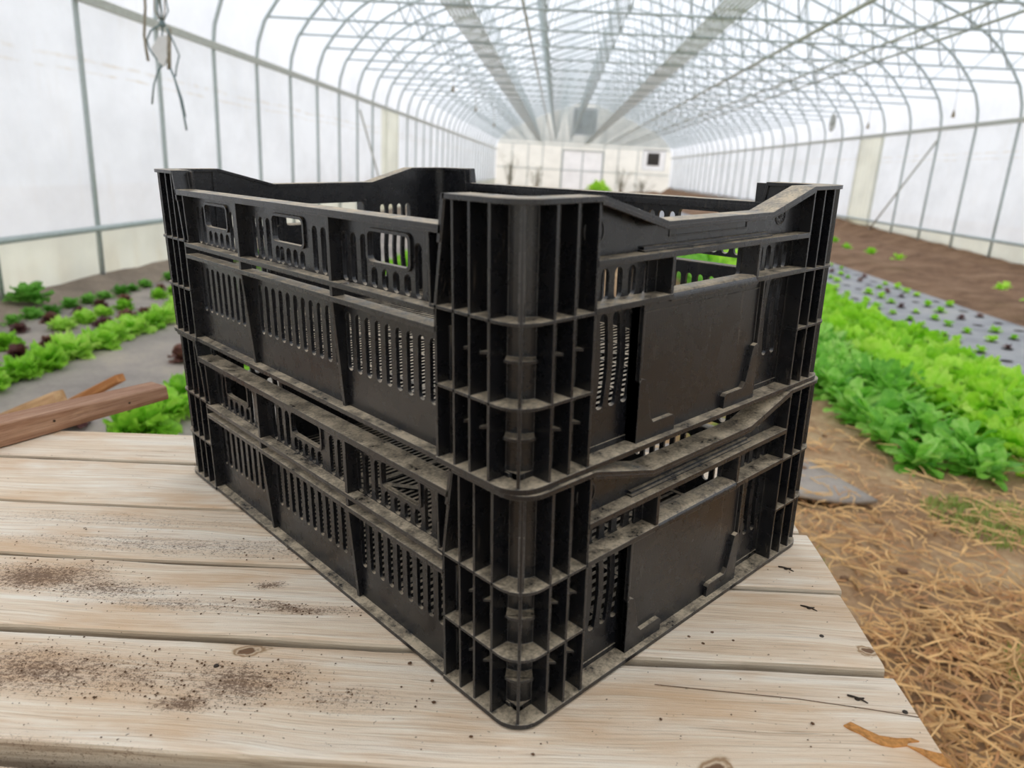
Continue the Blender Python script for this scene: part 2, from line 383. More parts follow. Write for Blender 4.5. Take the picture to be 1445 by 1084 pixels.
def grid_mesh(name, fn, nu, nv, mat, parent=None, smooth=True):
    vs = [fn(i / nu, j / nv) for j in range(nv + 1) for i in range(nu + 1)]
    fs = [(j * (nu + 1) + i, j * (nu + 1) + i + 1, (j + 1) * (nu + 1) + i + 1, (j + 1) * (nu + 1) + i) for j in range(nv) for i in range(nu)]
    me = bpy.data.meshes.new(name); me.from_pydata(vs, [], fs)
    if smooth: me.shade_smooth()
    return link_mesh(name, me, mat, parent)

rnd = random.Random(4)
def hn(x, y, s=1.0, seed=0.0):
    from mathutils import noise
    return noise.noise(Vector((x * s + seed, y * s - seed, seed * .37)))

floor = grid_mesh('floor', lambda u, v: (-14 + 32 * u, -8 + 68 * v, 0.0), 4, 8, M['soil']); tag(floor, kind='structure')
# near ground with lumps
def g_near(u, v):
    x = 0.15 + 2.55 * u; y = 0.0 + 4.4 * v
    e = min(1, 8 * min(u, 1 - u, v, 1 - v))
    return (x, y, 0.006 + e * (0.018 * (1 + hn(x, y, 2.1, 3.1)) + 0.012 * (1 + hn(x, y, 7, 1.2)) + 0.008 * hn(x, y, 19, 5)))
gn = grid_mesh('lumpy_soil', g_near, 90, 130, M['soil'], floor)
def g_right(u, v):
    y = 3.0 + 44.8 * v ** 1.5; x0 = 4.30 + 0.05 * hn(y, 0, 1.1); x = x0 + (XR + 0.1 - x0) * u
    base = 0.03 + 0.10 * min(1, (y - 3) / 20)
    ridge = max(0, 1 - abs(x - 6.1) / 0.75) ** 1.2 * 0.16 * (0.65 + 0.35 * hn(x * .3, y, .9, 2))
    wall = max(0, (x - 6.45) / 0.47) * (0.06 + 0.30 * min(1, max(0, (y - 9) / 14)))
    e = min(1, 6 * u)
    return (x, y, e * (base + ridge + wall + 0.03 * hn(x, y, 2.6, 7) + 0.02 * hn(x, y, 7, 4)) + 0.004)
gr_ = grid_mesh('tilled_soil_bank', g_right, 34, 150, M['soil_bed'], floor)
def g_left(u, v):
    y = 1.5 + 46 * v ** 1.5; x = XL - 0.02 + 0.46 * u
    return (x, y, (1 - u) * (0.06 + 0.03 * hn(x, y, 2, 6)) + 0.012 * (1 + hn(x, y, 5, 2)) * (1 - u) + 0.003)
grid_mesh('soil_strip', g_left, 8, 140, M['dusty'], floor)

def film_wall(name, x):
    return tag(grid_mesh(name, lambda u, v: (x, Y0 + (Y1 - Y0) * u, -0.02 + (ZE + 0.03) * v), 52, 6, M['film_wall']), kind='structure')
wall_left = film_wall('wall_left', XL - 0.032); wall_right = film_wall('wall_right', XR + 0.032)
hp = hoop_pts(0.032)[2:-2]
def roof_fn(u, v):
    k = v * (len(hp) - 1); i = min(int(k + 1e-6), len(hp) - 2); f = k - i
    return (hp[i][0] * (1 - f) + hp[i + 1][0] * f, Y0 + (Y1 - Y0) * u, hp[i][1] * (1 - f) + hp[i + 1][1] * f)
ceiling = tag(grid_mesh('ceiling', roof_fn, 52, len(hp) - 1, M['film']), kind='structure')
def end_wall(name, y, mat, holes=()):
    bm = bmesh.new(); bm.faces.new([bm.verts.new((x, y, z)) for x, z in hoop_pts(0.032)])
    for (x0, x1, z0, z1) in holes:
        for co_, no_ in (((x0, 0, 0), (1, 0, 0)), ((x1, 0, 0), (1, 0, 0)), ((0, 0, z1), (0, 0, 1)), ((0, 0, z0), (0, 0, 1))):
            bmesh.ops.bisect_plane(bm, geom=bm.verts[:] + bm.edges[:] + bm.faces[:], plane_co=co_, plane_no=no_)
        dead = [f for f in bm.faces if x0 < f.calc_center_median().x < x1 and z0 < f.calc_center_median().z < z1]
        bmesh.ops.delete(bm, geom=dead, context='FACES')
    bmesh.ops.triangulate(bm, faces=bm.faces)
    return tag(build(name, bm, mat, recalc=False), kind='structure')
wall_back = end_wall('wall_back', Y1 + .04, M['film_end'], ((0.28, 2.72, 0.02, 2.39), (5.18, 6.58, 1.50, 2.70))); wall_front = end_wall('wall_front', Y0 - .04, M['film_end'])

# hoops and trusses, one object each, sharing meshes
bm = bmesh.new(); tube(bm, [(x, 0, z) for x, z in hoop_pts(0)], 0.0225, 7); hoop_me = bpy.data.meshes.new('hoop'); bm.to_mesh(hoop_me); bm.free(); hoop_me.materials.append(M['galv']); hoop_me.shade_smooth()
def roof_z(x):
    d = min(x - XL, XR - x)
    for (d0, z0), (d1, z1) in zip(prof[2:], prof[3:]):
        if d0 <= d <= d1: return z0 + (z1 - z0) * (d - d0) / (d1 - d0)
    return 5.2
bm = bmesh.new()
tube(bm, [(XL + .13, 0, ZT), (XR - .13, 0, ZT)], 0.0135, 6)
xs = [XL + .13 + (HW - .13) * 2 * k / 12 for k in range(13)]
for k in range(12):
    a, c = xs[k], xs[k + 1]; mid = (a + c) / 2
    if k % 1 == 0:
        if k > 0: tube(bm, [(a, 0, ZT), (mid, 0, roof_z(mid) - .01)], 0.007, 5)
        if k < 11: tube(bm, [(mid, 0, roof_z(mid) - .01), (c, 0, ZT)], 0.0095, 5)
truss_me = bpy.data.meshes.new('truss'); bm.to_mesh(truss_me); bm.free(); truss_me.materials.append(M['galv']); truss_me.shade_smooth()
NH = int((Y1 + .5 - Y0) / STEP)
for k in range(NH):
    y = 4.95 + STEP * (k - 7)
    if y > Y1 - .1: break
    h = link_mesh('hoop', hoop_me, None, ceiling); h.location = (0, y, 0)
    t = link_mesh('truss', truss_me, None, h)
# longitudinal pipes
def long_pipe(name, x, z, r, par, mat='galv', y0=Y0, y1=Y1, n=6):
    bm = bmesh.new(); tube(bm, [(x, y0, z), (x, y1, z)], r, n); return build(name, bm, M[mat], par, smooth=True)
for x in (-2.6, -0.5, CX, 3.7, 5.7): long_pipe('purlin', x, roof_z(x) - 0.04, 0.0155, ceiling)
for x, r in ((-0.48, .017), (2.78, .026), (3.78, .018), (4.22, .018)): long_pipe('truss_brace', x, ZT + 0.03, r, ceiling, 'galv_old')
for s, x, w in ((-1, XL, wall_left), (1, XR, wall_right)):
    bm = bmesh.new(); box(bm, x - .03 + (.03 if s < 0 else -.03) , x + .03 + (.03 if s < 0 else -.03), Y0, Y1, ZE - .035, ZE + .03); build('eave_rail', bm, M['galv_old'], w)
    bm = bmesh.new(); tube(bm, [(x - s * .035, Y0, 0.47), (x - s * .035, Y1, 0.47)], 0.026, 7); build('hip_rail', bm, M['galv'], w, smooth=True)
    bm = bmesh.new(); bm.faces.new([bm.verts.new(p) for p in ((x + s * .02, Y0, 0), (x + s * .02, Y1, 0), (x + s * .02, Y1, .455), (x + s * .02, Y0, .455))]); build('skirt_sheet', bm, M['cream'], w, recalc=False)
# zigzag webs between the two outer braces, one run
for xa, xb in ((2.78, 3.78), (3.78, 4.22)):
    bm = bmesh.new(); y = 2.53; s = 0
    while y < 46:
        tube(bm, [(xa if s % 2 == 0 else xb, y, ZT + .03), (xb if s % 2 == 0 else xa, y + STEP, ZT + .03)], 0.007, 4); y += STEP; s += 1
    tag(build('lattice_web', bm, M['galv_old'], ceiling), kind='stuff')
# the two pale flat runs lying on the chords
for xc in (-1.2, 1.64):
    bm = bmesh.new()
    for i in range(7): box(bm, xc - .145 + i * .0483 - .011, xc - .145 + i * .0483 + .011, Y0, Y1, ZT + .016, ZT + .034)
    y = Y0 + .3
    while y < Y1 - .2: box(bm, xc - .155, xc + .155, y, y + .05, ZT + .034, ZT + .046); y += 0.55
    build('conduit_tray', bm, M['band'], ceiling)
# diagonal wall braces
for (xa, ya, za, yb, zb, w) in ((XR - .06, 14.54, 2.05, 16.95, 0.15, wall_right), (XL + .06, 14.6, 2.05, 16.9, 0.2, wall_left)):
    bm = bmesh.new(); tube(bm, [(xa, ya, za), (xa, yb, zb)], 0.018, 6); build('diagonal_brace', bm, M['galv_old'], w, smooth=True)
# cream sheets on the side walls
for s, x, ya, yb, lab in ((-1, XL, 16.5, 18.3, 'tall cream plastic sheet on the left greenhouse wall'), (1, XR, 16.95, 18.25, 'tall cream plastic sheet on the right greenhouse wall')):
    w = wall_left if s < 0 else wall_right
    xi = x - s * 0.026; z0 = .35 if s > 0 else .1; N = 12; vs = []
    for k in range(N + 1):
        for z in (z0, ZE - .04): vs.append((xi + .012 * (k % 2), ya + (yb - ya) * k / N, z))
    me = bpy.data.meshes.new('cream_panel'); me.from_pydata(vs, [], [(2 * k, 2 * k + 2, 2 * k + 3, 2 * k + 1) for k in range(N)])
    link_mesh('cream_panel', me, M['cream'], w)
# end wall fittings
def on_wall(name, x0, x1, z0, z1, d, mat, par, y=Y1):
    bm = bmesh.new(); box(bm, x0, x1, y - d, y, z0, z1); return build(name, bm, mat, par)
on_wall('end_girt', XL, XR, 2.66, 2.72, .06, M['galv'], wall_back)
on_wall('end_girt', XL, XR, 1.20, 1.25, .05, M['galv'], wall_back)
for x in (-2.9, -1.9, -1.0, 0.2, 2.8, 3.7, 4.9): on_wall('end_post', x - .025, x + .025, 0, roof_z(x) - .03 if x in (-1.0, 0.2, 2.8) else 2.64, .05, M['galv'], wall_back)
def sheet_y(name, x0, x1, z0, z1, y, mat, par=None):
    bm = bmesh.new(); bm.faces.new([bm.verts.new(p) for p in ((x0, y, z0), (x1, y, z0), (x1, y, z1), (x0, y, z1))]); return build(name, bm, mat, par, recalc=False)
door = tag(on_wall('door_1', 1.47, 1.53, 0.02, 2.39, .07, M['galv'], None), kind='structure')
for x0, x1 in ((0.28, 1.47), (1.53, 2.72)): sheet_y('door_panel', x0, x1, 0.02, 2.39, Y1 - .02, M['film_door'], door)
for x0, x1, z0, z1 in ((0.22, 2.78, 2.39, 2.46), (0.22, .28, 0, 2.39), (2.72, 2.78, 0, 2.39)): on_wall('door_frame', x0, x1, z0, z1, .07, M['galv'], door)
win = tag(sheet_y('window_1', 5.18, 6.58, 1.50, 2.70, Y1 - .03, M['film_door']), kind='structure')
for x0, x1, z0, z1 in ((5.18, 6.58, 1.50, 1.56), (5.18, 6.58, 2.64, 2.70), (5.18, 5.24, 1.56, 2.64), (6.52, 6.58, 1.56, 2.64)): on_wall('window_frame', x0, x1, z0, z1, .06, M['white'], win)
on_wall('vent_opening', 5.48, 6.22, 1.78, 2.52, .07, M['darkvent'], win)
for k in range(5): on_wall('vent_slat', 5.48, 6.22, 1.80 + k * .15, 1.84 + k * .15, .09, M['darkvent'], win)
fan = empty('exhaust_fan', Matrix.Translation((1.46, Y1 - .1, 4.1)), 'large square grey louvred exhaust fan high on the far end wall', 'fan')
bm = bmesh.new()
for k in range(11):
    z = -0.70 + k * 0.135; prism(bm, [(-.06, z), (0.02, z + .12), (0.03, z + .11), (-.05, z - .01)], 'x', -.70, .70)
build('louver_blade', bm, M['louver'], fan)
for x0, x1, z0, z1 in ((-.77, .77, .74, .82), (-.77, .77, -.82, -.74), (-.77, -.70, -.74, .74), (.70, .77, -.74, .74)):
    bm = bmesh.new(); box(bm, x0, x1, -.09, .09, z0, z1); build('fan_frame', bm, M['white'], fan)
bm = bmesh.new(); box(bm, -.7, .7, .04, .09, -.74, .74); build('fan_housing', bm, M['louver'], fan)

# ------------------------------------------------------------------ table
TB = empty('slatted_table', T_TABLE @ Matrix.Translation((-0.3, 0.15, 0)), 'weathered pale plank table under the two stacked black crates', 'table')
def plank(s0l, s0r, s1l, s1r, t0, t1, z0, th, seed, tilt=0.0, rot=0.0):
    """board running along x of the table frame; s = near/far edge at left and right end"""
    N = 46; rr = random.Random(seed); vs = []; fs = []
    def edge(t, k): return 0.0016 * hn(t * 9, k * 3.3, 1, seed) + 0.0008 * hn(t * 40, k * 7, 1, seed)
    for i in range(N + 1):
        f = i / N; t = t0 + (t1 - t0) * f
        a = s0l + (s0r - s0l) * f + edge(t, 1); c = s1l + (s1r - s1l) * f + edge(t, 2)
        e = (0.0015 * hn(t * 30, 5, 1, seed), 0.0015 * hn(t * 30, 9, 1, seed))
        zz = z0 + tilt * (t - t0) + 0.0008 * hn(t * 4, 2, 1, seed) - 0.0008
        b = 0.0028; w = c - a
        row = [(a + b * .2, zz - th), (a, zz - th + b), (a + e[0] * .4, zz - th * .5), (a, zz - b), (a + b * .4, zz - b * .3), (a + b * 1.5, zz)]
        row += [(a + w * .3, zz + .0004), (a + w * .7, zz + .0004)]
        row += [(c - b * 1.5, zz), (c - b * .4, zz - b * .3), (c, zz - b), (c + e[1] * .4, zz - th * .5), (c, zz - th + b), (c - b * .2, zz - th)]
        off = 0.0012 * hn(a, c, 60, seed)
        for (s, z) in row:
            tt = t
            if i in (0, N): tt += 0.0012 * hn(s * 50, z * 50, 1, seed)
            vs.append((tt + 0.3, s - 0.15, z))
    n = 14
    for i in range(N):
        for k in range(n): fs.append((i * n + k, i * n + (k + 1) % n, (i + 1) * n + (k + 1) % n, (i + 1) * n + k))
    fs.append(tuple(range(n))[::-1]); fs.append(tuple(N * n + k for k in range(n)))
    me = bpy.data.meshes.new('plank'); me.from_pydata(vs, [], fs); me.update()
    # keep table coordinates for the grain and the soil stains
    o = link_mesh('plank', me, M['deck'], TB)
    bm = bmesh.new(); bm.from_mesh(me); bmesh.ops.recalc_face_normals(bm, faces=bm.faces); bm.to_mesh(me); bm.free()
    return o
TH = 0.036; LE = -0.93
P0 = plank(-.150, -.150, -.0335, -.0335, LE, .280, -.012, TH, 3)
P1 = plank(-.0245, -.0265, .0860, .0850, LE, .2825, -.0005, TH, 5)
P2 = plank(.0905, .0915, .1940, .1930, LE, .2805, .0006, TH, 7)
P3 = plank(.1990, .1990, .3010, .3030, LE, .2860, .0000, TH, 11)
P4 = plank(.3060, .3070, .4180, .4120, LE, .2800, -.0006, TH, 13)
P5 = plank(.4240, .4180, .5100, .5140, LE, .2830, -.0006, TH, 17)
PL = [P0, P1, P2, P3, P4, P5]
# the planks' meshes are stored off-centre; shift object origins so that grain reads true table coordinates
for p in PL:
    p.data.transform(Matrix.Translation((-0.3, 0.15, 0))); p.location = (0.3, -0.15, 0)
def tbl(name, bm, mat, lab=None):
    o = build(name, bm, mat, TB); o.location = (0.3, -0.15, 0)
    if lab: o['label'] = lab
    return o
for t in (-0.80, -0.30, 0.20):
    bm = bmesh.new(); box(bm, t - .045, t + .045, -.13, .50, -TH - .0905 + .0, -TH - .0135); tbl('cross_rail', bm, M['deck_old'])
    if t != -0.30:
        for s in (-.10, .43):
            top = T_TABLE @ Vector((t + .065, s, -TH - .03)); bm = bmesh.new(); box(bm, t + .0455, t + .090, s, s + .07, -top.z - TH + .02, -TH - .014); tbl('table_leg', bm, M['deck_old'])
# nails, a split and a bare patch on the right ends
def nail(t, s, z, par, bent=True):
    bm = bmesh.new()
    if bent:
        tube(bm, [(t - .006, s + .0035, z + .0002), (t - .002, s + .001, z + .0012), (t + .002, s - .0008, z + .0010), (t + .006, s - .004, z + .0002)], .0009, 6, r1=.0006)
        tube(bm, [(t - .001, s + .001, z + .0004), (t + .005, s + .0006, z + .0006)], .0006, 5)
    bmesh.ops.create_cone(bm, cap_ends=True, segments=10, radius1=.0021, radius2=.0017, depth=.0010, matrix=Matrix.Translation((t, s, z + .0004)))
    o = build('nail', bm, M['nail'], par, smooth=False); return o
nail(.246, .168, .0, P2); nail(.244, .129, .0, P2, False); nail(.246, .058, -.001, P1); nail(.275, .047, -.001, P1, False); nail(.245, .232, -.0005, P3)
nail(-.231, .056, -.001, P1, False)
def patch(name, pts, z, mat, par, th=0.0006):
    bm = bmesh.new(); prism(bm, pts, 'z', z - .0008, z + th); return build(name, bm, mat, par)
o = patch('bare_wood_patch', [(.226, .030), (.232, .0335), (.240, .027), (.247, .022), (.258, .0205), (.268, .0215), (.272, .019), (.264, .0175), (.262, .0145), (.252, .0125), (.245, .014), (.239, .018), (.234, .0235), (.229, .0265)], -.0004, M['barewood'], P1)
o['label'] = 'orange bare patch where the surface flaked off'
o = patch('bare_wood_patch', [(.262, .0145), (.270, .0125), (.277, .010), (.2822, .009), (.2826, -.003), (.276, -.001), (.272, .004), (.268, .009)], -.0004, M['barewood'], P1)
bm = bmesh.new()
tube(bm, [(.10, .0615, -.0006), (.15, .058, -.0006), (.202, .0545, -.0006), (.25, .0480, -.0006), (.2825, .0425, -.0006)], .00035, 4); build('split', bm, M['crumb'], P1)

# soil crumbs lying on the planks
rr = random.Random(8); bm = bmesh.new()
def crumb(bm, t, s, z, r):
    n = 5; a0 = rr.random() * 6; top = bm.verts.new((t, s, z + r * .9)); ring = [bm.verts.new((t + r * (0.8 + .5 * rr.random()) * cos(a0 + k * 2 * pi / n), s + r * (0.8 + .5 * rr.random()) * sin(a0 + k * 2 * pi / n), z + r * .25 * rr.random())) for k in range(n)]
    bot = bm.verts.new((t, s, z - r * .2))
    for k in range(n): bm.faces.new((ring[k], ring[(k + 1) % n], top)); bm.faces.new((ring[(k + 1) % n], ring[k], bot))
def plank_z(s): return 0.0
for (x, y, rx, ry, w) in SOIL_SPOTS[:14]:
    for k in range(int(150 * w * min(1.5, rx * ry / 0.002))):
        a = rr.random() * 2 * pi; d = sqrt(rr.random()) * 1.15; t, s = x + rx * d * cos(a), y + ry * d * sin(a)
        if not (-.022 < s < .083 or .094 < s < .19 or .203 < s < .298): continue
        crumb(bm, t, s, -.0003 if s < .084 else .0003, rr.choice((.0004, .0005, .0005, .0006, .0007, .0010)))
for (t, s, r) in ((-.085, .070, .0018), (-.065, .052, .0016), (-.055, .074, .0014), (.012, -.012, .0013), (-.03, .0, .0014), (.10, .026, .0013), (.135, .12, .0018), (.145, .112, .0016), (.155, .127, .0018), (.17, .118, .0014), (.205, .03, .0015), (-.06, .03, .0016)):
    crumb(bm, t, s, -.0003, r)
for k in range(260):
    t = -.5 + .78 * rr.random(); s = -.02 + .3 * rr.random()
    if not (-.022 < s < .083 or .094 < s < .19 or .203 < s < .298): continue
    crumb(bm, t, s, -.0004, rr.choice((.0004, .0005, .0007)))
tag(tbl('soil_crumbs', bm, M['crumb']), kind='stuff')

# ------------------------------------------------------------------ timber beside the crates
def beam_obj(name, A, B, hA, hB, w, mat, label, cat):
    A = Vector((*A, 0)); B = Vector((*B, 0)); d = (B - A).normalized(); nrm = Vector((-d.y, d.x, 0))
    root = empty(name, T_TABLE @ Matrix.Translation(A), label, cat)
    N = 20; vs = []; fs = []
    rows = []
    for i in range(N + 1):
        f = i / N; p = (B - A) * f; h = hA + (hB - hA) * f
        j = lambda k: 0.0012 * hn(f * 6, k, 1, 2.2)
        cs = [(j(1), .0008), (j(2) - .001, h * .3), (j(3), h * .62), (j(4), h - .002), (.002, h + j(5) * .4), (w * .5, h + j(6)), (w - .002, h + j(7) * .4), (w, h - .002), (w, .0015), (w * .5, .0006)]
        for (u, z) in cs: vs.append(p + nrm * u + Vector((0, 0, z)))
    n = 10
    for i in range(N):
        for k in range(n): fs.append((i * n + k, i * n + (k + 1) % n, (i + 1) * n + (k + 1) % n, (i + 1) * n + k))
    fs.append(tuple(range(n))); fs.append(tuple(N * n + k for k in range(n)))
    # mesh local x along the grain
    R = Matrix(((d.x, d.y, 0), (nrm.x, nrm.y, 0), (0, 0, 1)))
    me = bpy.data.meshes.new('timber_body'); me.from_pydata([R @ v for v in vs], [], fs); 
    bm = bmesh.new(); bm.from_mesh(me); bmesh.ops.recalc_face_normals(bm, faces=bm.faces); bm.to_mesh(me); bm.free()
    o = link_mesh('timber_body', me, mat, root); o.rotation_euler = (0, 0, math.atan2(d.y, d.x))
    return root, o
bA, bC = (-.790, .262), (-.575, .646)
root, body = beam_obj('timber_offcut', bA, bC, .040, .0215, .042, M['beam'], 'brown tapering timber offcut lying across the left back corner of the plank table', 'timber')
L = (Vector((*bC, 0)) - Vector((*bA, 0))).length
bm = bmesh.new()
for (x, y, z) in ((L * .62, -.0006, .016), (L * .86, -.0006, .012)): bmesh.ops.create_cone(bm, cap_ends=True, segments=8, radius1=.0016, radius2=.0016, depth=.0014, matrix=Matrix.Translation((x, y, z)) @ Matrix.Rotation(pi / 2, 4, 'X'))
o = build('knot', bm, M['nail'], root); o.rotation_euler = body.rotation_euler
def stake(name, a, b, w, t, mat, label):
    a, b = Vector(a), Vector(b); d = (b - a).normalized(); u = d.cross(Vector((0, 0, 1))).normalized(); v = u.cross(d)
    L = (b - a).length; root = empty(name, Matrix(((d.x, u.x, v.x, a.x), (d.y, u.y, v.y, a.y), (d.z, u.z, v.z, a.z), (0, 0, 0, 1))), label, 'stake')
    bm = bmesh.new(); N = 14; rings = []
    for i in range(N + 1):
        f = i / N; s = 1 - .25 * max(0, f - .9) * 10 * .4; k = .002 * hn(f * 5, 1, 1, w * 100)
        rings.append([bm.verts.new((L * f, y * s + k, z * s + k)) for y, z in ((-w, -t), (w * .9, -t), (w, -t * .7), (w, t * .8), (w * .85, t), (-w * .9, t), (-w, t * .8))])
    n = 7
    for A, B in zip(rings, rings[1:]):
        for k in range(n): bm.faces.new([A[k], A[(k + 1) % n], B[(k + 1) % n], B[k]])
    bm.faces.new(rings[0]); bm.faces.new(rings[-1][::-1])
    build('stake_body', bm, mat, root); return root
stake('wooden_stake', (-2.25, 2.23, -.08), (-.99, 1.60, .63), .012, .010, M['stake'], 'thin orange-brown wooden stake leaning up behind the brown timber offcut')
stake('split_board', (-2.43, 2.05, -.08), (-1.06, 1.49, .60), .014, .030, M['beam_light'], 'pale split board leaning up behind the brown timber offcut at the left edge')

# ------------------------------------------------------------------ crates
CW, CL, CH = 397.0, 581.0, 175.2
def corner_post():
    bm = bmesh.new()
    inner = [(14, 80)] + arc(28, 28, 14, 180, 270, 8) + [(64, 14)]
    inner2 = [(64, 16.5)] + arc(28, 28, 11.5, 270, 180, 8) + [(16.5, 80)]
    prism(bm, inner + inner2, 'z', 1, CH - 1)
    # vertical fins
    for y in (27, 45, 60.5): box(bm, 0, 14.5, y - .9, y + .9, 2, CH - 1.5)
    for x in (27.4, 44.8, 63.2): box(bm, x - .9, x + .9, 0, 14.5, 2, CH - 1.5)
    prism(bm, [(77.4, 2), (79.4, 2), (79.6, 106), (69.0, CH - 1), (66.4, CH - 1), (77.4, 105)], 'x', 0, 14.5)
    # diagonal fin on the rounded corner
    def diag(r0, r1, hw, z0, z1):
        s = .70711; P = lambda r, w: (r * s - w * s, r * s + w * s)
        prism(bm, [P(r0, -hw), P(r1, -hw), P(r1, hw), P(r0, hw)], 'z', z0, z1)
    diag(8.3, 27, 1.0, 2, CH - 1.5); diag(9.6, 27, 2.0, 106, CH - 1.5); diag(8.6, 27, 1.6, 118, 146)
    def ledge(z0, z1, d=0.0, inn=14.5):
        out = [(d, 79.4)] + [(d, 62)] + arc(20, 20, 20 - d, 180, 270, 7) + [(64, d)]
        prism(bm, out + [(64, inn)] + arc(28, 28, 28 - inn, 270, 180, 6) + [(inn, 79.4)], 'z', z0, z1)
    ledge(104.6, 106.6); ledge(53.4, 55.4)
    ledge(0, 3.6, -0.8, 17)
    # turned-up lip of the wide ledges
    # top rim
    out = [(-1.0, 68.5)] + arc(20, 20, 21, 180, 270, 7) + [(65, -1.0)]
    prism(bm, out + [(65, 20)] + arc(31, 31, 11, 270, 180, 5) + [(20, 68.5)], 'z', CH - 3.2, CH)
    # sloping flange down to the long rim
    prism(bm, [(66.5, CH), (69.5, CH), (74.2, 146), (71.5, 146)], 'x', -1.0, 18)
    # small half-depth stubs
    for z in (80.5, 31.5):
        prism(bm, [(6.5, 20)] + arc(21, 21, 14.5, 180, 270, 5) + [(20, 6.5), (26.6, 14.2), (24, 17), (17, 24), (14.2, 26.6)], 'z', z, z + 1.8)
        for y in (45, 60.5): prism(bm, [(14.5, y), (7.0, y), (14.5, y - 9)], 'z', z, z + 1.8)
        for x in (44.8, 63.2): prism(bm, [(x, 14.5), (x, 7.0), (x - 9, 14.5)], 'z', z, z + 1.8)
    return bm
R1, R2 = 208.0, 370.0       # ribs on the long wall
def long_wall():
    """wall at x = 10..13, outside towards -x; returns list of (name, bmesh)"""
    up = bmesh.new(); holes = []
    def sec(tall, hand, small):
        for y in tall: holes.append(slot(y, 104.5, 141.5, 8.2))
        holes.append(rrect(hand[0], hand[1], 123.5, 144.5, 4))
        for y in small: holes.append(slot(y, 104.5, 119.5, 8.2))
    sec((95, 108.5, 175.2, 188.8, 201.0), (117.5, 167), (121.5, 135, 148.5, 162))
    sec((219, 232.3, 245.7, 327, 340.5, 354), (263, 315.5), (268, 280, 292, 304, 313.0 - 1.5))
    sec((374 + 9, 390, 404, 470, 483.5), (411, 461), (416, 429.5, 443, 456))
    holed(up, [(76, 102), (505, 102), (505, 156), (76, 156)], [h for h in holes], 3.0, on_long(11.5))
    lo = bmesh.new(); h2 = []
    for y in [201.3 - 13.35 * k for k in range(9)]: h2.append(slot(y, 33.5, 80.5, 7.4))
    for y in [219.5 + 13.5 * k for k in range(11)]: h2.append(slot(y, 33.5, 80.5, 7.4))
    for y in [382 + 13.35 * k for k in range(9)]: h2.append(slot(y, 33.5, 80.5, 7.4))
    holed(lo, [(76, 2), (505, 2), (505, 92), (76, 92)], h2, 3.0, on_long(11.5))
    # handle lips
    lips = []
    for (a, c) in ((117.5, 167), (263, 315.5), (411, 461)):
        lip = bmesh.new(); lips.append(('handle_lip', lip)); outer = rrect(a - 2.4, c + 2.4, 121.2, 146.8, 5.5); holed(lip, outer, [rrect(a, c, 123.5, 144.5, 4)], 2.4, on_long(9.4))
    rib = []
    for (y, th) in ((R1, 3.4), (R2, 3.4)):
        b = bmesh.new(); prism(b, [(0.2, 154), (0.2, 88), (6, 3), (10.5, 3), (10.5, 154)], 'y', y - th / 2, y + th / 2); rib.append(b)
    for y in (85.5, CL - 85.5):
        b = bmesh.new(); prism(b, [(0.5, 154), (1.5, 104), (10.5, 104), (10.5, 154)], 'y', y - 1, y + 1)
        box(b, 1.0, 10.5, min(y, 79 if y < 200 else CL - 79), max(y, 79 if y < 200 else CL - 79), 104.2, 106.2); rib.append(b)
    led = []
    for z0, z1, xo in ((101.6, 104.2, -.6), (90.0, 92.6, -.6)):
        b = bmesh.new(); box(b, xo, 12, 79, 502, z0, z1); box(b, xo, xo + 1.6, 79, 502, z0 - 1.2, z0); led.append(b)
    fl = bmesh.new(); box(fl, 0.5, 13, 79, 502, 0, 3.6)
    rim = bmesh.new(); box(rim, -1.0, 17.5, 70.5, CL - 70.5, 153.8, 156.8); box(rim, -1.0, .8, 70.5, CL - 70.5, 151.6, 153.8); box(rim, 15.5, 17.5, 70.5, CL - 70.5, 148, 153.8)
    return [('wall_panel', up), ('wall_panel', lo)] + lips + [('rib', b) for b in rib] + [('ledge', b) for b in led] + [('bottom_flange', fl), ('rim', rim)]
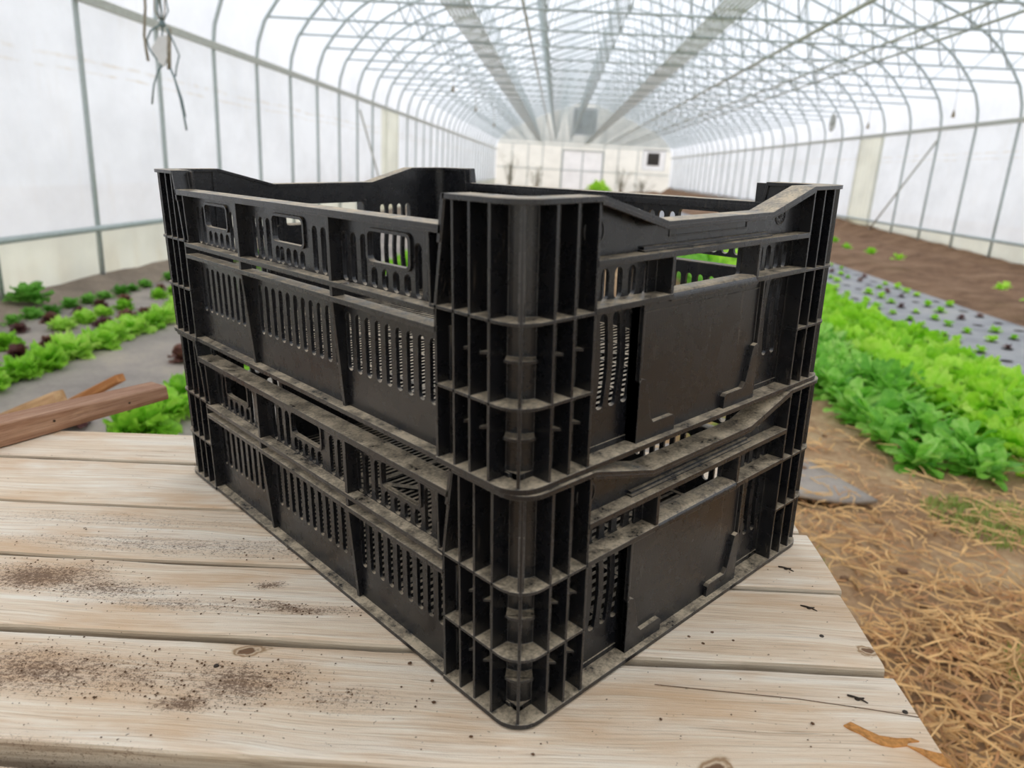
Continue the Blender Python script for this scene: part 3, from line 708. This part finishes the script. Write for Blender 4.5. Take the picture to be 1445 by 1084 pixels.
def short_wall():
    C2 = CW / 2
    top = [(64, CH), (131, 156.8), (CW - 131, 156.8), (CW - 64, CH)]
    up = bmesh.new()
    holed(up, [(60, 104), (CW - 60, 104), (CW - 60, CH - 1)] + [(p[0], p[1] - 1) for p in top[::-1]] + [(60, CH - 1)],
          [slot(x, 108, 129, 8.0) for x in (75, 88.4, 102, 116, 130.6, CW - 75, CW - 88.4, CW - 102, CW - 115)] + [rrect(144, CW - 144, 108.5, 133, 3)], 3.0, on_short(16.5))
    lo = bmesh.new()
    holed(lo, [(60, 2), (CW - 60, 2), (CW - 60, 105), (60, 105)],
          [slot(x, 33, 99.5, 7.6, 2.4) for x in (75.5, 89.2, 102.2, 115.2)] + [slot(x, 33, 99.5, 7.6, -2.4) for x in (CW - 75.5, CW - 89.2, CW - 102.2, CW - 115.2)], 3.0, on_short(16.5))
    out = [('wall_panel', up), ('wall_panel', lo)]
    # raised band between rim and first ledge
    b = bmesh.new(); prism(b, [(63, 138), (CW - 63, 138), (CW - 63, 172), (CW - 70, 172), (CW - 129, 154.5), (129, 154.5), (70, 172), (63, 172)], 'y', 11.0, 15.5)
    out.append(('upper_band', b))
    b = bmesh.new(); box(b, 118, CW - 118, 8.2, 11.5, 137.5, 141.0); box(b, 116, CW - 116, 5.8, 11.5, 137.3, 138.9); out.append(('step_strip', b))
    b = bmesh.new(); holed(b, rrect(148, CW - 148, 145.2, 152.6, 1), [rrect(149.2, CW - 149.2, 146.4, 151.4, .5)], .8, on_short(10.8)); out.append(('raised_outline', b))
    # rim flange following the profile
    pr = [(64, CH), (66.5, CH), (131, 157.6), (CW - 131, 157.6), (CW - 66.5, CH), (CW - 64, CH)]
    b = bmesh.new(); prism(b, pr + [(p[0], p[1] - 3.0) for p in pr[::-1]], 'y', -1.0, 20)
    prism(b, [(p[0], p[1] - 2.8) for p in pr] + [(p[0], p[1] - 5.2) for p in pr[::-1]], 'y', -1.0, .9); out.append(('rim', b))
    b = bmesh.new(); box(b, 63.5, CW - 63.5, -.6, 15.5, 135.2, 137.8); box(b, 63.5, CW - 63.5, -.6, 1.2, 133.8, 135.2); out.append(('ledge', b))
    for (a, c) in ((63.5, 143), (CW - 143, CW - 63.5)):
        b = bmesh.new(); box(b, a, c, -.6, 15.5, 106.0, 108.6); box(b, a, c, -.6, 1.2, 104.8, 106); out.append(('ledge', b))
    # tunnel of the hand hole
    b = bmesh.new()
    box(b, 140.5, 143.5, 0.2, 19, 106.5, 136); box(b, CW - 143.5, CW - 140.5, 0.2, 19, 106.5, 136)
    bar = [(0, 105.5)] + arc(4, 106.6, 4, 180, 90, 4) + arc(26, 106.6, 4, 90, 0, 4) + [(30, 104), (0, 104)]
    bar = [(-.6, 103.5)] + [(p[0] - .6, p[1]) for p in arc(4, 106.0, 4, 180, 90, 4)] + arc(14.5, 106.0, 3.5, 90, 0, 4) + [(18, 103.5)]
    prism(b, bar, 'x', 141, CW - 141)
    box(b, 130.5, 140.6, 13.2, 15.2, 108.5, 135.3); box(b, CW - 140.6, CW - 130.5, 13.2, 15.2, 108.5, 135.3)
    out.append(('hand_hole', b))
    # label panel standing proud, with bracket corners
    b = bmesh.new(); box(b, 119, CW - 119, 8.6, 15.5, 3, 104.8)
    box(b, 119, 121, 5.2, 15.5, 3, 104.8); box(b, CW - 121, CW - 119, 5.2, 15.5, 3, 104.8); out.append(('label_panel', b))
    b = bmesh.new(); box(b, 121.5, CW - 121.5, 8.0, 9.0, 96.2, 96.9); out.append(('panel_line', b))
    def brk(m):
        f = (lambda x: x) if not m else (lambda x: CW - x)
        p = [(119, 2), (119, 49), (121.5, 51), (126, 49.5), (127.5, 46), (134, 20), (138, 15.6), (162, 15.6), (164.5, 13.5), (164.5, 2)]
        bb = bmesh.new(); prism(bb, [(f(x), z) for x, z in p], 'y', 4.6, 9.2); return bb
    out += [('corner_bracket', brk(False)), ('corner_bracket', brk(True))]
    b = bmesh.new(); box(b, 63.5, CW - 63.5, -.6, 17.5, 0, 3.6); out.append(('bottom_flange', b))
    # moulded marks: ring with a cup-and-fork like sign, and a dotted date wheel
    def ring(b, cx, cz, r, w, n=28):
        pts = arc(cx, cz, r, 0, 360, n)[:-1]; holed(b, pts, [arc(cx, cz, r - w, 0, 360, n)[:-1]], .7, on_short(10.7))
    b = bmesh.new(); ring(b, 70.5, 153.5, 9.5, 1.0); ring(b, 69.5, 158.3, 2.6, .9, 14)
    for x, z, w, h in ((68, 152.2, 3.4, 1.0), (71.4, 148.6, 1.1, 5.2), (69.0, 147.6, 1.2, 4.2), (73.4, 147.8, 1.1, 4.4), (71.4, 151.2, 2.6, 1.1)): box(b, x, x + w, 10.4, 11.2, z, z + h)
    out.append(('moulded_emblem', b))
    b = bmesh.new(); cx, cz = CW - 97, 152.6; ring(b, cx, cz, 7.6, .9)
    for k in range(12):
        a = k * pi / 6; x, z = cx + 5.3 * cos(a), cz + 5.3 * sin(a); box(b, x - .55, x + .55, 10.3, 11.2, z - .55, z + .55)
    ring(b, cx, cz, 2.6, .8, 14); box(b, cx - .5, cx + .5, 10.3, 11.2, cz - 1.8, cz + 2.2)
    out.append(('date_wheel', b))
    return out
def grate():
    bm = bmesh.new()
    y = 22.0
    while y < CL - 20: box(bm, 13, CW - 13, y, y + 3.8, 1.5, 6.5); y += 8.6
    for x in (14, 74, 135, 196.5, 258, 319, CW - 18): box(bm, x, x + 5, 14, CL - 14, 1.0, 7.5)
    for yy in (14, 190, 384, CL - 19): box(bm, 14, CW - 14, yy, yy + 6, 1.0, 7.8)
    for (a, c) in (((20, 20), (CW - 20, CL - 20)), ((CW - 20, 20), (20, CL - 20))):
        d = Vector((c[0] - a[0], c[1] - a[1])).normalized(); n = Vector((-d.y, d.x)) * 4
        prism(bm, [(a[0] + n.x, a[1] + n.y), (a[0] - n.x, a[1] - n.y), (c[0] - n.x, c[1] - n.y), (c[0] + n.x, c[1] + n.y)], 'z', 1.2, 8.6)
    return bm
S = 0.001
def xform(bm, mx, my):
    bm2 = bm.copy()
    for v in bm2.verts:
        if mx: v.co.x = CW - v.co.x
        if my: v.co.y = CL - v.co.y
    bmesh.ops.translate(bm2, vec=(-CW / 2, -CL / 2, 0), verts=bm2.verts)
    return bm2
def crate(label):
    root = empty('plastic_crate', Matrix.Identity(4), label, 'crate', 'stacked black crates')
    cp = corner_post()
    for mx in (0, 1):
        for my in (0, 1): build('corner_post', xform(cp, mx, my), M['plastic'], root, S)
    cp.free()
    for m in (0, 1):
        parts = long_wall(); base = None
        for nm, b in parts:
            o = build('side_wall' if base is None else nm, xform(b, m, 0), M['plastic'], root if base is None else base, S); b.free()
            if base is None: base = o
        parts = short_wall(); base = None
        for nm, b in parts:
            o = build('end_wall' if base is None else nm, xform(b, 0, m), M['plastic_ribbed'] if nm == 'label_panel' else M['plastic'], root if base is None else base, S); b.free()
            if base is None: base = o
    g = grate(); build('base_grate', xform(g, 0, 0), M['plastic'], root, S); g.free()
    return root
lower = crate('black slotted plastic crate standing on the planks, lower one of the stack of two')
upper = copy_tree(lower); upper['label'] = 'black slotted plastic crate on top of the stack of two'
lower.matrix_world = T_CRATE @ Matrix.Translation((CW / 2000 + .0008, CL / 2000 - .0008, 0.0006))
upper.matrix_world = T_CRATE @ Matrix.Translation((CW / 2000 - .0012, CL / 2000 + .0012, 0.0006 + .1756))

# ------------------------------------------------------------------ weed fabric on the beds
def sheet(name, fn, nu, nv, mat, label, cat='ground cover'):
    o = grid_mesh(name, fn, nu, nv, mat); sol = o.modifiers.new('thick', 'SOLIDIFY'); sol.thickness = 0.004; sol.offset = 1
    return tag(o, label, cat)
sheet('weed_fabric', lambda u, v: (-3.42 + 2.42 * u, 1.6 + 40 * v ** 1.6, 0.006 + .012 * (1 + hn(u * 3, v * 40, 1.2, 3))), 14, 90, M['fabric_l'], 'long brown-grey weed fabric between the salad rows on the left')
FR = sheet('weed_fabric', lambda u, v: (2.78 + 1.54 * u, 2.6 + 42 * v ** 1.6, 0.006 + .010 * (1 + hn(u * 3, v * 40, 1.2, 8))), 12, 90, M['fabric_r'], 'grey weed fabric with rows of planting holes and seedlings on the right')
flap = [(1.235, 2.50), (1.17, 2.78), (1.10, 3.02), (.95, 3.12), (-.75, 3.2), (-.75, 2.3), (.55, 2.2), (1.05, 2.40)]
def flap_fn(u, v):
    xr = 1.13 + .105 * (1 - v) ** .8 - .03 * v; x = -.75 + (xr + .75) * u; y0 = 2.40 + .11 * u; y = y0 + v * (.60 - .05 * u)
    return (x, y, 0.055 + .035 * sin(3 * u + 2 * v) * .5 + .02 * hn(x, y, 4, 2) + .012 * (1 - v))
fl = grid_mesh('fabric_flap', flap_fn, 30, 10, M['fabric_edge']); sol = fl.modifiers.new('thick', 'SOLIDIFY'); sol.thickness = .014
tag(fl, 'folded grey fabric flap lying on the path right behind the crates', 'ground cover')

# ------------------------------------------------------------------ plants
def leaf_grid(bm, base, az, tilt, L, Wd, curl, ruff, rr, nu=4, nv=4, cup=0.25):
    """one leaf growing outwards at azimuth az"""
    ca, sa = cos(az), sin(az); V = []; ph = rr.random() * 6
    for j in range(nv + 1):
        f = j / nv; ang = tilt - curl * f
        r = L * (f * cos(tilt) * .5 + f * cos(ang) * .5); z = L * (f * sin(tilt) * .5 + f * sin(ang) * .5)
        w = Wd * (0.25 + 0.95 * sin(pi * min(1, f * .72 + .12)) ** .8) * (0.62 if j == nv else 1)
        row = []
        for i in range(nu + 1):
            q = i / nu * 2 - 1; rf = ruff * abs(q) ** 1.3 * sin(ph + f * 9 + q * 5) + ruff * .8 * f * f * sin(ph * 2 + q * 8)
            lr = r + (0.0 if j < nv else -abs(q) * Wd * .25); x = lr; y = q * w; zz = z + cup * w * q * q + rf
            row.append(bm.verts.new((base[0] + x * ca - y * sa, base[1] + x * sa + y * ca, base[2] + max(zz, .002))))
        V.append(row)
    for j in range(nv):
        for i in range(nu): bm.faces.new((V[j][i], V[j][i + 1], V[j + 1][i + 1], V[j + 1][i]))
def rosette(name, mat, seed, n, R, Hh, ruff, Wd, spread=0.0, nu=4, nv=4):
    rr = random.Random(seed); bm = bmesh.new()
    for k in range(n):
        f = k / n; tilt = math.radians(12 + 68 * f + rr.uniform(-8, 8)); L = (R * (1 - f) + Hh * f) * rr.uniform(.85, 1.15)
        b = (rr.uniform(-spread, spread), rr.uniform(-spread, spread), 0.004 + .02 * f)
        leaf_grid(bm, b, k * 2.4 + rr.uniform(-.3, .3), tilt, L, Wd * rr.uniform(.8, 1.2), rr.uniform(.1, .8), ruff, rr, nu, nv)
    me = bpy.data.meshes.new(name); bm.to_mesh(me); bm.free(); me.materials.append(mat); me.shade_smooth(); return me
HEADS = [rosette('lettuce', M['leaf_green'], 20 + k, 44, .125, .14, .015, .030, .03) for k in range(4)]
ROWH = [rosette('lettuce', M['leaf_row'], 40 + k, 40, .12, .13, .010, .024, .03) for k in range(3)]
REDS = [rosette('lettuce', M['leaf_red'], 60 + k, 18, .10, .085, .010, .034, .008) for k in range(3)]
pr_ = random.Random(77)
def plant(name, me, x, y, z, s, label, group, cat='lettuce'):
    o = bpy.data.objects.new(name, me); COL.objects.link(o); o.location = (x, y, z); o.rotation_euler = (0, 0, pr_.random() * 6.28); o.scale = (s, s, s * pr_.uniform(.75, .95))
    return tag(o, label, cat, group)
def prow(x, y0, y1, step, mes, smin, smax, label, group, skip=0.0, jx=.02, z=.02):
    y = y0
    while y < y1:
        if pr_.random() >= skip: plant('lettuce', pr_.choice(mes), x + pr_.uniform(-jx, jx), y + pr_.uniform(-.03, .03), z, pr_.uniform(smin, smax), label, group)
        y += step
# left beds, seen between the crates and the wall
prow(-2.58, 2.55, 9, .20, HEADS, .85, 1.05, 'bright green frilly lettuce in the left row nearest the table', 'left green row nearest the table')
prow(-3.04, 2.9, 9, .24, HEADS, .58, .74, 'light green frilly lettuce in the second left row from the wall', 'second left row from the wall', .12)
prow(-3.40, 3.2, 9, .20, ROWH, .5, .66, 'deep green leafy salad head in the left row along the wall', 'left row along the wall', .06)
prow(-2.83, 2.9, 9, .26, REDS, .62, .9, 'dark red lettuce between the two bright green left rows', 'red lettuces between the bright green rows', .3)
prow(-3.23, 3.4, 9, .28, REDS, .5, .75, 'dark red lettuce between the left wall row and the middle green row', 'red lettuces near the left wall', .35)
prow(-1.62, 2.72, 9, .20, HEADS, .95, 1.2, 'bright green frilly lettuce directly behind the plank table, left of the crates', 'green row behind the table')
for (x, y, s, lab) in ((-1.95, 2.78, .95, 'small dark red lettuce showing under the brown timber offcut'), (-2.0, 3.85, 1.0, 'dark red lettuce on the fabric path, half hidden by the crates left edge')):
    plant('lettuce', REDS[0], x, y, .02, s, lab, None)
plant('weed', ROWH[1], -3.66, 4.93, .05, 1.15, 'green weed growing at the foot of the left wall by a post', None, 'weed')
# right bed: two dark and two light rows; the nearest heads have single leaves as parts
def leaf_mesh(name, mat, seed, L, Wd, curl, ruff, nu=4, nv=5):
    rr = random.Random(seed); bm = bmesh.new(); leaf_grid(bm, (0, 0, 0), 0, math.radians(50), L, Wd, curl, ruff, rr, nu, nv)
    me = bpy.data.meshes.new(name); bm.to_mesh(me); bm.free(); me.materials.append(mat); me.shade_smooth(); return me
LL = [leaf_mesh('leaf', M['leaf_light'], 200 + k, .18, .050, .9, .018) for k in range(4)]
DLf = [leaf_mesh('leaf', M['leaf_dark'], 230 + k, .13, .021, .8, .005) for k in range(4)]
def leafy(name, leaves, n, x, y, z, s, label, group, tmin, tmax, cat, spread):
    r = empty(name, Matrix.Translation((x, y, z)), label, cat, group)
    for k in range(n):
        o = bpy.data.objects.new('leaf', pr_.choice(leaves)); COL.objects.link(o); o.parent = r
        f = k / n; o.location = (pr_.uniform(-spread, spread), pr_.uniform(-spread, spread), .0 + .05 * f * (spread > .03))
        o.rotation_euler = (pr_.uniform(-.3, .3), -math.radians(tmin + (tmax - tmin) * f - 50) , k * 2.4 + pr_.uniform(-.3, .3))
        q = s * pr_.uniform(.8, 1.15); o.scale = (q, q, q)
    return r
LIGHT = [rosette('lettuce', M['leaf_light'], 100 + k, 32, .18, .19, .020, .050, .03) for k in range(4)]
DARK = [rosette('salad_green', M['leaf_dark'], 120 + k, 84, .14, .19, .006, .022, .07, 2, 3) for k in range(4)]
for (x, y0, light) in ((1.60, 2.98, False), (1.84, 2.92, False), (2.14, 2.96, True), (2.42, 2.92, True), (2.66, 3.0, True)):
    y = y0; k = 0
    while y < (11.5 if light else 12):
        xx = x + pr_.uniform(-.03, .03); s = pr_.uniform(.95, 1.15)
        if light:
            lab, grp = 'pale yellow-green lettuce on the far side of the right bed', 'pale lettuces of the right bed'
            if k == 0: lab = ['pale lettuce at the near end of the right bed, beside the dark salad plants', 'pale lettuce at the near end of the right bed, in its middle pale row', 'pale lettuce at the near end of the right bed, beside the grey fabric'][(2.14, 2.42, 2.66).index(x)]
            if k < 4: leafy('lettuce', LL, 24, xx, y, .03, s, lab, grp, 10, 85, 'lettuce', .015)
            else: plant('lettuce', pr_.choice(LIGHT), xx, y, .03, s, lab, grp)
        else:
            lab, grp = 'dark green small-leaved salad plant on the path side of the right bed', 'dark salad plants of the right bed'
            if k == 0: lab = 'dark salad plant at the near end of the right bed, ' + ('outermost by the straw path' if x < 1.7 else 'next to the pale lettuces')
            if k < 5: leafy('salad_plant', DLf, 46, xx, y, .03, s * 1.1, lab, grp, -5, 85, 'salad plant', .06)
            else: plant('salad_plant', pr_.choice(DARK), xx, y, .03, s * 1.05, lab, grp, 'salad plant')
        y += .25 if light else .22; k += 1
leafy('lettuce', LL, 9, 1.78, 2.40, .03, .55, 'single small lettuce seedling on the straw path at the right edge', None, 10, 70, 'lettuce', .01)
# seedlings and open planting holes on the right fabric
SEED = [rosette('seedling', M['leaf_light'], 300 + k, 7, .065, .05, .006, .024, .006, 2, 3) for k in range(3)]
SEEDR = [rosette('seedling', M['leaf_red'], 310 + k, 6, .06, .04, .006, .022, .006, 2, 3) for k in range(2)]
bmh = bmesh.new(); bmesh.ops.create_circle(bmh, cap_ends=True, segments=9, radius=.05); hole_me = bpy.data.meshes.new('planting_hole'); bmh.to_mesh(hole_me); bmh.free(); hole_me.materials.append(M['hole'])
def fz(x, y):
    v = ((y - 2.6) / 42) ** (1 / 1.6); u = (x - 2.78) / 1.54
    return 0.006 + .010 * (1 + hn(u * 3, v * 40, 1.2, 8)) + .0045
for i, x in enumerate((2.95, 3.25, 3.55, 3.85, 4.12)):
    y = 3.3 + (.15 if i % 2 else 0)
    while y < 17:
        xx, yy = x + pr_.uniform(-.03, .03), y + pr_.uniform(-.03, .03); z = fz(xx, yy)
        o = link_mesh('planting_hole', hole_me, None, FR); o.location = (xx, yy, z + .003); o.scale = (1, .8, 1); o.rotation_euler = (0, 0, pr_.random() * 3)
        q = pr_.random()
        if q < .52: plant('seedling', pr_.choice(SEED), xx, yy, z + .003, pr_.uniform(.7, 1.15), 'small pale green seedling in a hole of the right grey fabric', 'green seedlings in the right fabric', 'seedling')
        elif q < .72: plant('seedling', pr_.choice(SEEDR), xx, yy, z + .003, pr_.uniform(.7, 1.0), 'small reddish seedling in a hole of the right grey fabric', 'red seedlings in the right fabric', 'seedling')
        y += .30
# weeds on the soil bank
for k, (x, y) in enumerate(((4.75, 8.0), (4.9, 10.8), (4.7, 12.2), (5.0, 13.6), (4.6, 7.2), (4.95, 6.6), (4.8, 11.5))):
    plant('weed', SEED[k % 3], x, y, .19, 1.8, 'patch of small green weeds on the brown soil bank by the right wall', 'weeds on the soil bank', 'weed')
# shrubs and vines against the far wall
def shrub(x, y, h, w, label, mat, n=260):
    rr = random.Random(int(x * 100)); r = empty('shrub', Matrix.Translation((x, y, 0)), label, 'shrub')
    b1 = bmesh.new(); b2 = bmesh.new()
    for k in range(12):
        a = rr.random() * 6.28; hh = h * rr.uniform(.6, 1.05); tx, ty = w * .5 * cos(a) * rr.random(), .35 * sin(a) * rr.random()
        tube(b1, [(tx * .1, ty * .1, 0), (tx * .5, ty * .5, hh * .5), (tx, ty, hh)], .015, 4, r1=.006)
        for q in range(n // 12):
            f = rr.uniform(.25, 1.05); leaf_grid(b2, (tx * f + rr.uniform(-.15, .15), ty * f + rr.uniform(-.12, .12), hh * f), rr.random() * 6.28, rr.uniform(-.3, .8), .12, .035, .6, .01, rr, 1, 2)
    build('stem', b1, M['stem'], r); o = build('foliage', b2, mat, r, recalc=False); o['kind'] = 'stuff'
shrub(-2.9, 46.6, 1.9, 1.2, 'tall yellow-green shrub in the far left corner by the end wall', M['leaf_dry'])
shrub(-1.2, 46.7, 1.4, 1.5, 'loose bare-stemmed shrub left of the far double door', M['leaf_dry'], 150)
shrub(3.9, 46.7, 1.7, 1.5, 'twiggy brown-green shrub right of the far double door', M['leaf_dry'], 170)
shrub(5.2, 46.7, 1.0, 1.6, 'low twiggy shrub under the dark vent of the far wall', M['leaf_dry'], 140)
plant('salad_plant', DARK[0], 2.3, 42.0, .02, 4.0, 'single bright green bush in front of the far double door', None, 'bush').data = LIGHT[0]

# ------------------------------------------------------------------ straw, grass and litter on the near path
sr = random.Random(12)
from mathutils import noise as mnoise
def gz(x, y):
    u = (x - .15) / 2.55; v = y / 4.4; return g_near(u, v)[2] if 0 < u < 1 and 0 < v < 1 else 0.02
def strands(n, name, mat, dens, lens, rad, lift):
    bm = bmesh.new(); c = 0; tries = 0
    while c < n and tries < n * 20:
        tries += 1; x = sr.uniform(.2, 2.3); y = sr.uniform(.5, 3.4)
        if sr.random() > dens(x, y): continue
        a = sr.random() * 6.28; L = sr.uniform(*lens); dz = sr.uniform(-.012, .02); z = gz(x, y) + sr.random() ** 2 * lift
        k = sr.uniform(-.2, .2) * L
        p0 = (x - cos(a) * L / 2, y - sin(a) * L / 2, z + .003 - dz * .5); p1 = (x - sin(a) * k, y + cos(a) * k, z + .008); p2 = (x + cos(a) * L / 2, y + sin(a) * L / 2, z + .003 + dz)
        tube(bm, [p0, p1, p2], rad * sr.uniform(.6, 1.3), 3, False); c += 1
    o = build(name, bm, mat, recalc=False); return tag(o, kind='stuff')
def dens(x, y):
    m = .5 + .9 * mnoise.noise(Vector((x * 1.7, y * 1.7, 4.2)))
    return max(0, min(1, m * (1.0 if y < 1.9 else max(.10, 1.0 - (y - 1.9) * .85)) + (.35 if y < 1.75 else 0)))
tag(strands(5200, 'straw_litter', M['straw'], dens, (.03, .14), .0026, .05), 'dry golden straw scattered over the path right of the table', 'straw')
tag(strands(4200, 'straw_litter', M['straw2'], dens, (.02, .10), .0024, .035), 'old brown chopped straw under the golden straw on the path', 'straw')
bm = bmesh.new()
for k in range(5200):
    for _ in range(40):
        x = sr.uniform(.6, 2.2); y = sr.uniform(1.5, 3.4); m = mnoise.noise(Vector((x * 2.3 + 9, y * 2.0, 1.5)))
        if m > .22: break
    z = gz(x, y); a = sr.random() * 6.28; L = sr.uniform(.02, .055); w = .0022; lx, ly = cos(a) * L * .5, sin(a) * L * .5
    v = [bm.verts.new((x - sin(a) * w, y + cos(a) * w, z)), bm.verts.new((x + sin(a) * w, y - cos(a) * w, z)), bm.verts.new((x + lx * .5 + sin(a) * w * .7, y + ly * .5 - cos(a) * w * .7, z + L * .6)), bm.verts.new((x + lx * .5 - sin(a) * w * .7, y + ly * .5 + cos(a) * w * .7, z + L * .6)), bm.verts.new((x + lx, y + ly, z + L * .8))]
    bm.faces.new(v[:4]); bm.faces.new((v[3], v[2], v[4]))
tag(build('grass', bm, M['grass'], recalc=False), 'thin patches of short grass growing on the soil path', 'grass', None, 'stuff')
bm = bmesh.new()
for k in range(60):
    x = sr.uniform(.7, 2.2); y = sr.uniform(1.5, 3.3); z = gz(x, y); r = sr.uniform(.006, .02)
    bmesh.ops.create_icosphere(bm, subdivisions=1, radius=r, matrix=Matrix.Translation((x, y, z + r * .3)) @ Matrix.Diagonal((1, sr.uniform(.6, 1), .6, 1)))
tag(build('soil_clods', bm, M['soil_bed']), 'small soil clods and leaf bits strewn on the path', 'soil', None, 'stuff')

# ------------------------------------------------------------------ hanging things
TY = 3.74
def W3(dx, z): return (dx * TY, TY, z)
tw = empty('hanging_twine', Matrix.Translation((-1.95, TY, ZT)), 'bundle of blue-grey twine with a white clip hanging from the roof truss, upper left', 'twine')
def px(u, v):       # picture point on the plane y = TY, as an offset from the bundle's knot on the truss
    d = cr * ((u - 722.5) / 1036.478) - cu_ * ((v - 542) / 1036.478) + cf
    p = d * (TY / d.y); return Vector((p.x + 1.95, 0, p.z + CAM_H - ZT))
tr_ = random.Random(3)
def strand(pts, r, mat, name='strand'):
    P = [px(u, v) + Vector((0, tr_.uniform(-.01, .01), 0)) for u, v in pts]
    bm = bmesh.new(); tube(bm, P, r, 5); build(name, bm, M[mat], tw, smooth=True)
knot = px(229, 34)
for k in range(6):
    bm = bmesh.new(); tube(bm, [(.03 * cos(k), 0, .0), (knot.x * .5 + .03 * sin(k * 2), .02 * cos(k * 1.7), knot.z * .55), (knot.x + .012 * (k - 2.5), .008 * (k % 3 - 1), knot.z + .06), tuple(knot)], .0035, 5); build('strand', bm, M['twine' if k % 2 else 'twine_tan'], tw, smooth=True)
strand([(203, -40), (205, 10), (204, 50), (206, 70), (209, 86)], .007, 'twine_tan')
strand([(229, 34), (214, 44), (206, 56), (212, 70), (222, 84), (227, 92)], .0045, 'twine')
strand([(232, 88), (222, 100), (217, 120), (214, 147)], .0045, 'twine')
strand([(236, 40), (246, 62), (252, 78), (249, 95), (247, 108)], .004, 'twine')
strand([(240, 96), (248, 112), (254, 140), (259, 162), (264, 184)], .005, 'twine')
strand([(247, 108), (256, 140), (262, 165)], .0035, 'twine')
strand([(229, 36), (227, 60), (226, 76)], .004, 'twine')
strand([(238, 40), (239, 70), (238, 98)], .010, 'twine_tan')
bm = bmesh.new(); bmesh.ops.create_icosphere(bm, subdivisions=2, radius=.016, matrix=Matrix.Translation(knot)); build('knot', bm, M['twine'], tw, smooth=True)
cc = [px(u, v) for u, v in ((224, 52), (236, 50), (238, 78), (232, 94), (224, 88), (214, 68))]
bm = bmesh.new(); A = [bm.verts.new(c + Vector((0, -.006, 0))) for c in cc]; B = [bm.verts.new(c + Vector((0, .006, 0))) for c in cc]
bm.faces.new(A); bm.faces.new(B[::-1]); [bm.faces.new((A[i], A[(i + 1) % 6], B[(i + 1) % 6], B[i])) for i in range(6)]
o = build('clip', bm, M['clip'], tw); o['label'] = 'white plastic clip'
# round circulation fan on the right
cf_ = empty('circulation_fan', Matrix.Translation((6.25, 18.4, 2.56)) @ Matrix.Rotation(1.0, 4, 'Z') @ Matrix.Scale(.62, 4), 'small round grey circulation fan hanging high along the right wall', 'fan')
bm = bmesh.new()
for r in (.12, .2, .28): tube(bm, [(r * cos(a * pi / 10), -.06, r * sin(a * pi / 10)) for a in range(21)], .008, 4, False)
for k in range(12): tube(bm, [(0, -.07, 0), (.29 * cos(k * pi / 6), -.06, .29 * sin(k * pi / 6))], .005, 4)
build('guard', bm, M['galv_old'], cf_)
bm = bmesh.new(); tube(bm, [(.30 * cos(a * pi / 10), 0, .30 * sin(a * pi / 10)) for a in range(21)], .03, 6, False); build('ring_housing', bm, M['galv_old'], cf_, smooth=True)
for k in range(4):
    bm = bmesh.new(); a = k * pi / 2 + .4; c, s_ = cos(a), sin(a)
    prism(bm, [(c * .04 - s_ * .03, s_ * .04 + c * .03), (c * .26 - s_ * .08, s_ * .26 + c * .08), (c * .26 + s_ * .06, s_ * .26 - c * .06), (c * .04 + s_ * .03, s_ * .04 - c * .03)], 'y', -.01, .01); build('fan_blade', bm, M['louver'], cf_)
bm = bmesh.new(); bmesh.ops.create_uvsphere(bm, u_segments=12, v_segments=8, radius=.07); build('motor', bm, M['louver'], cf_, smooth=True)
bm = bmesh.new(); tube(bm, [(0, 0, .30), (0.25, 0, .56)], .012, 5); build('hanger', bm, M['galv'], cf_)
# thin lines with small weights hanging from the trusses
for k, (x, hi, zb, lab) in enumerate(((5.9, 6, 2.35, 'thin line with a small weight hanging by the right wall, nearest one'), (5.6, 8, 2.3, 'thin line with a small weight hanging by the right wall, second one'), (-1.9, 7, 2.45, 'thin cord with a short dark hook hanging from the left roof, nearest one'), (-1.9, 10, 2.4, 'thin cord with a short dark hook hanging from the left roof, second one'), (-1.9, 14, 2.35, 'thin cord with a short dark hook hanging from the left roof, third one'))):
    r = empty('hanging_line', Matrix.Translation((x, 4.95 + STEP * hi, ZT)), lab, 'line')
    bm = bmesh.new(); tube(bm, [(0, 0, 0), (0.02, 0, zb - ZT)], .004, 4); build('cord', bm, M['twine_tan'], r)
    bm = bmesh.new(); bmesh.ops.create_cone(bm, cap_ends=True, segments=7, radius1=.03, radius2=.012, depth=.10, matrix=Matrix.Translation((.02, 0, zb - ZT - .05))); build('weight', bm, M['stem'], r)
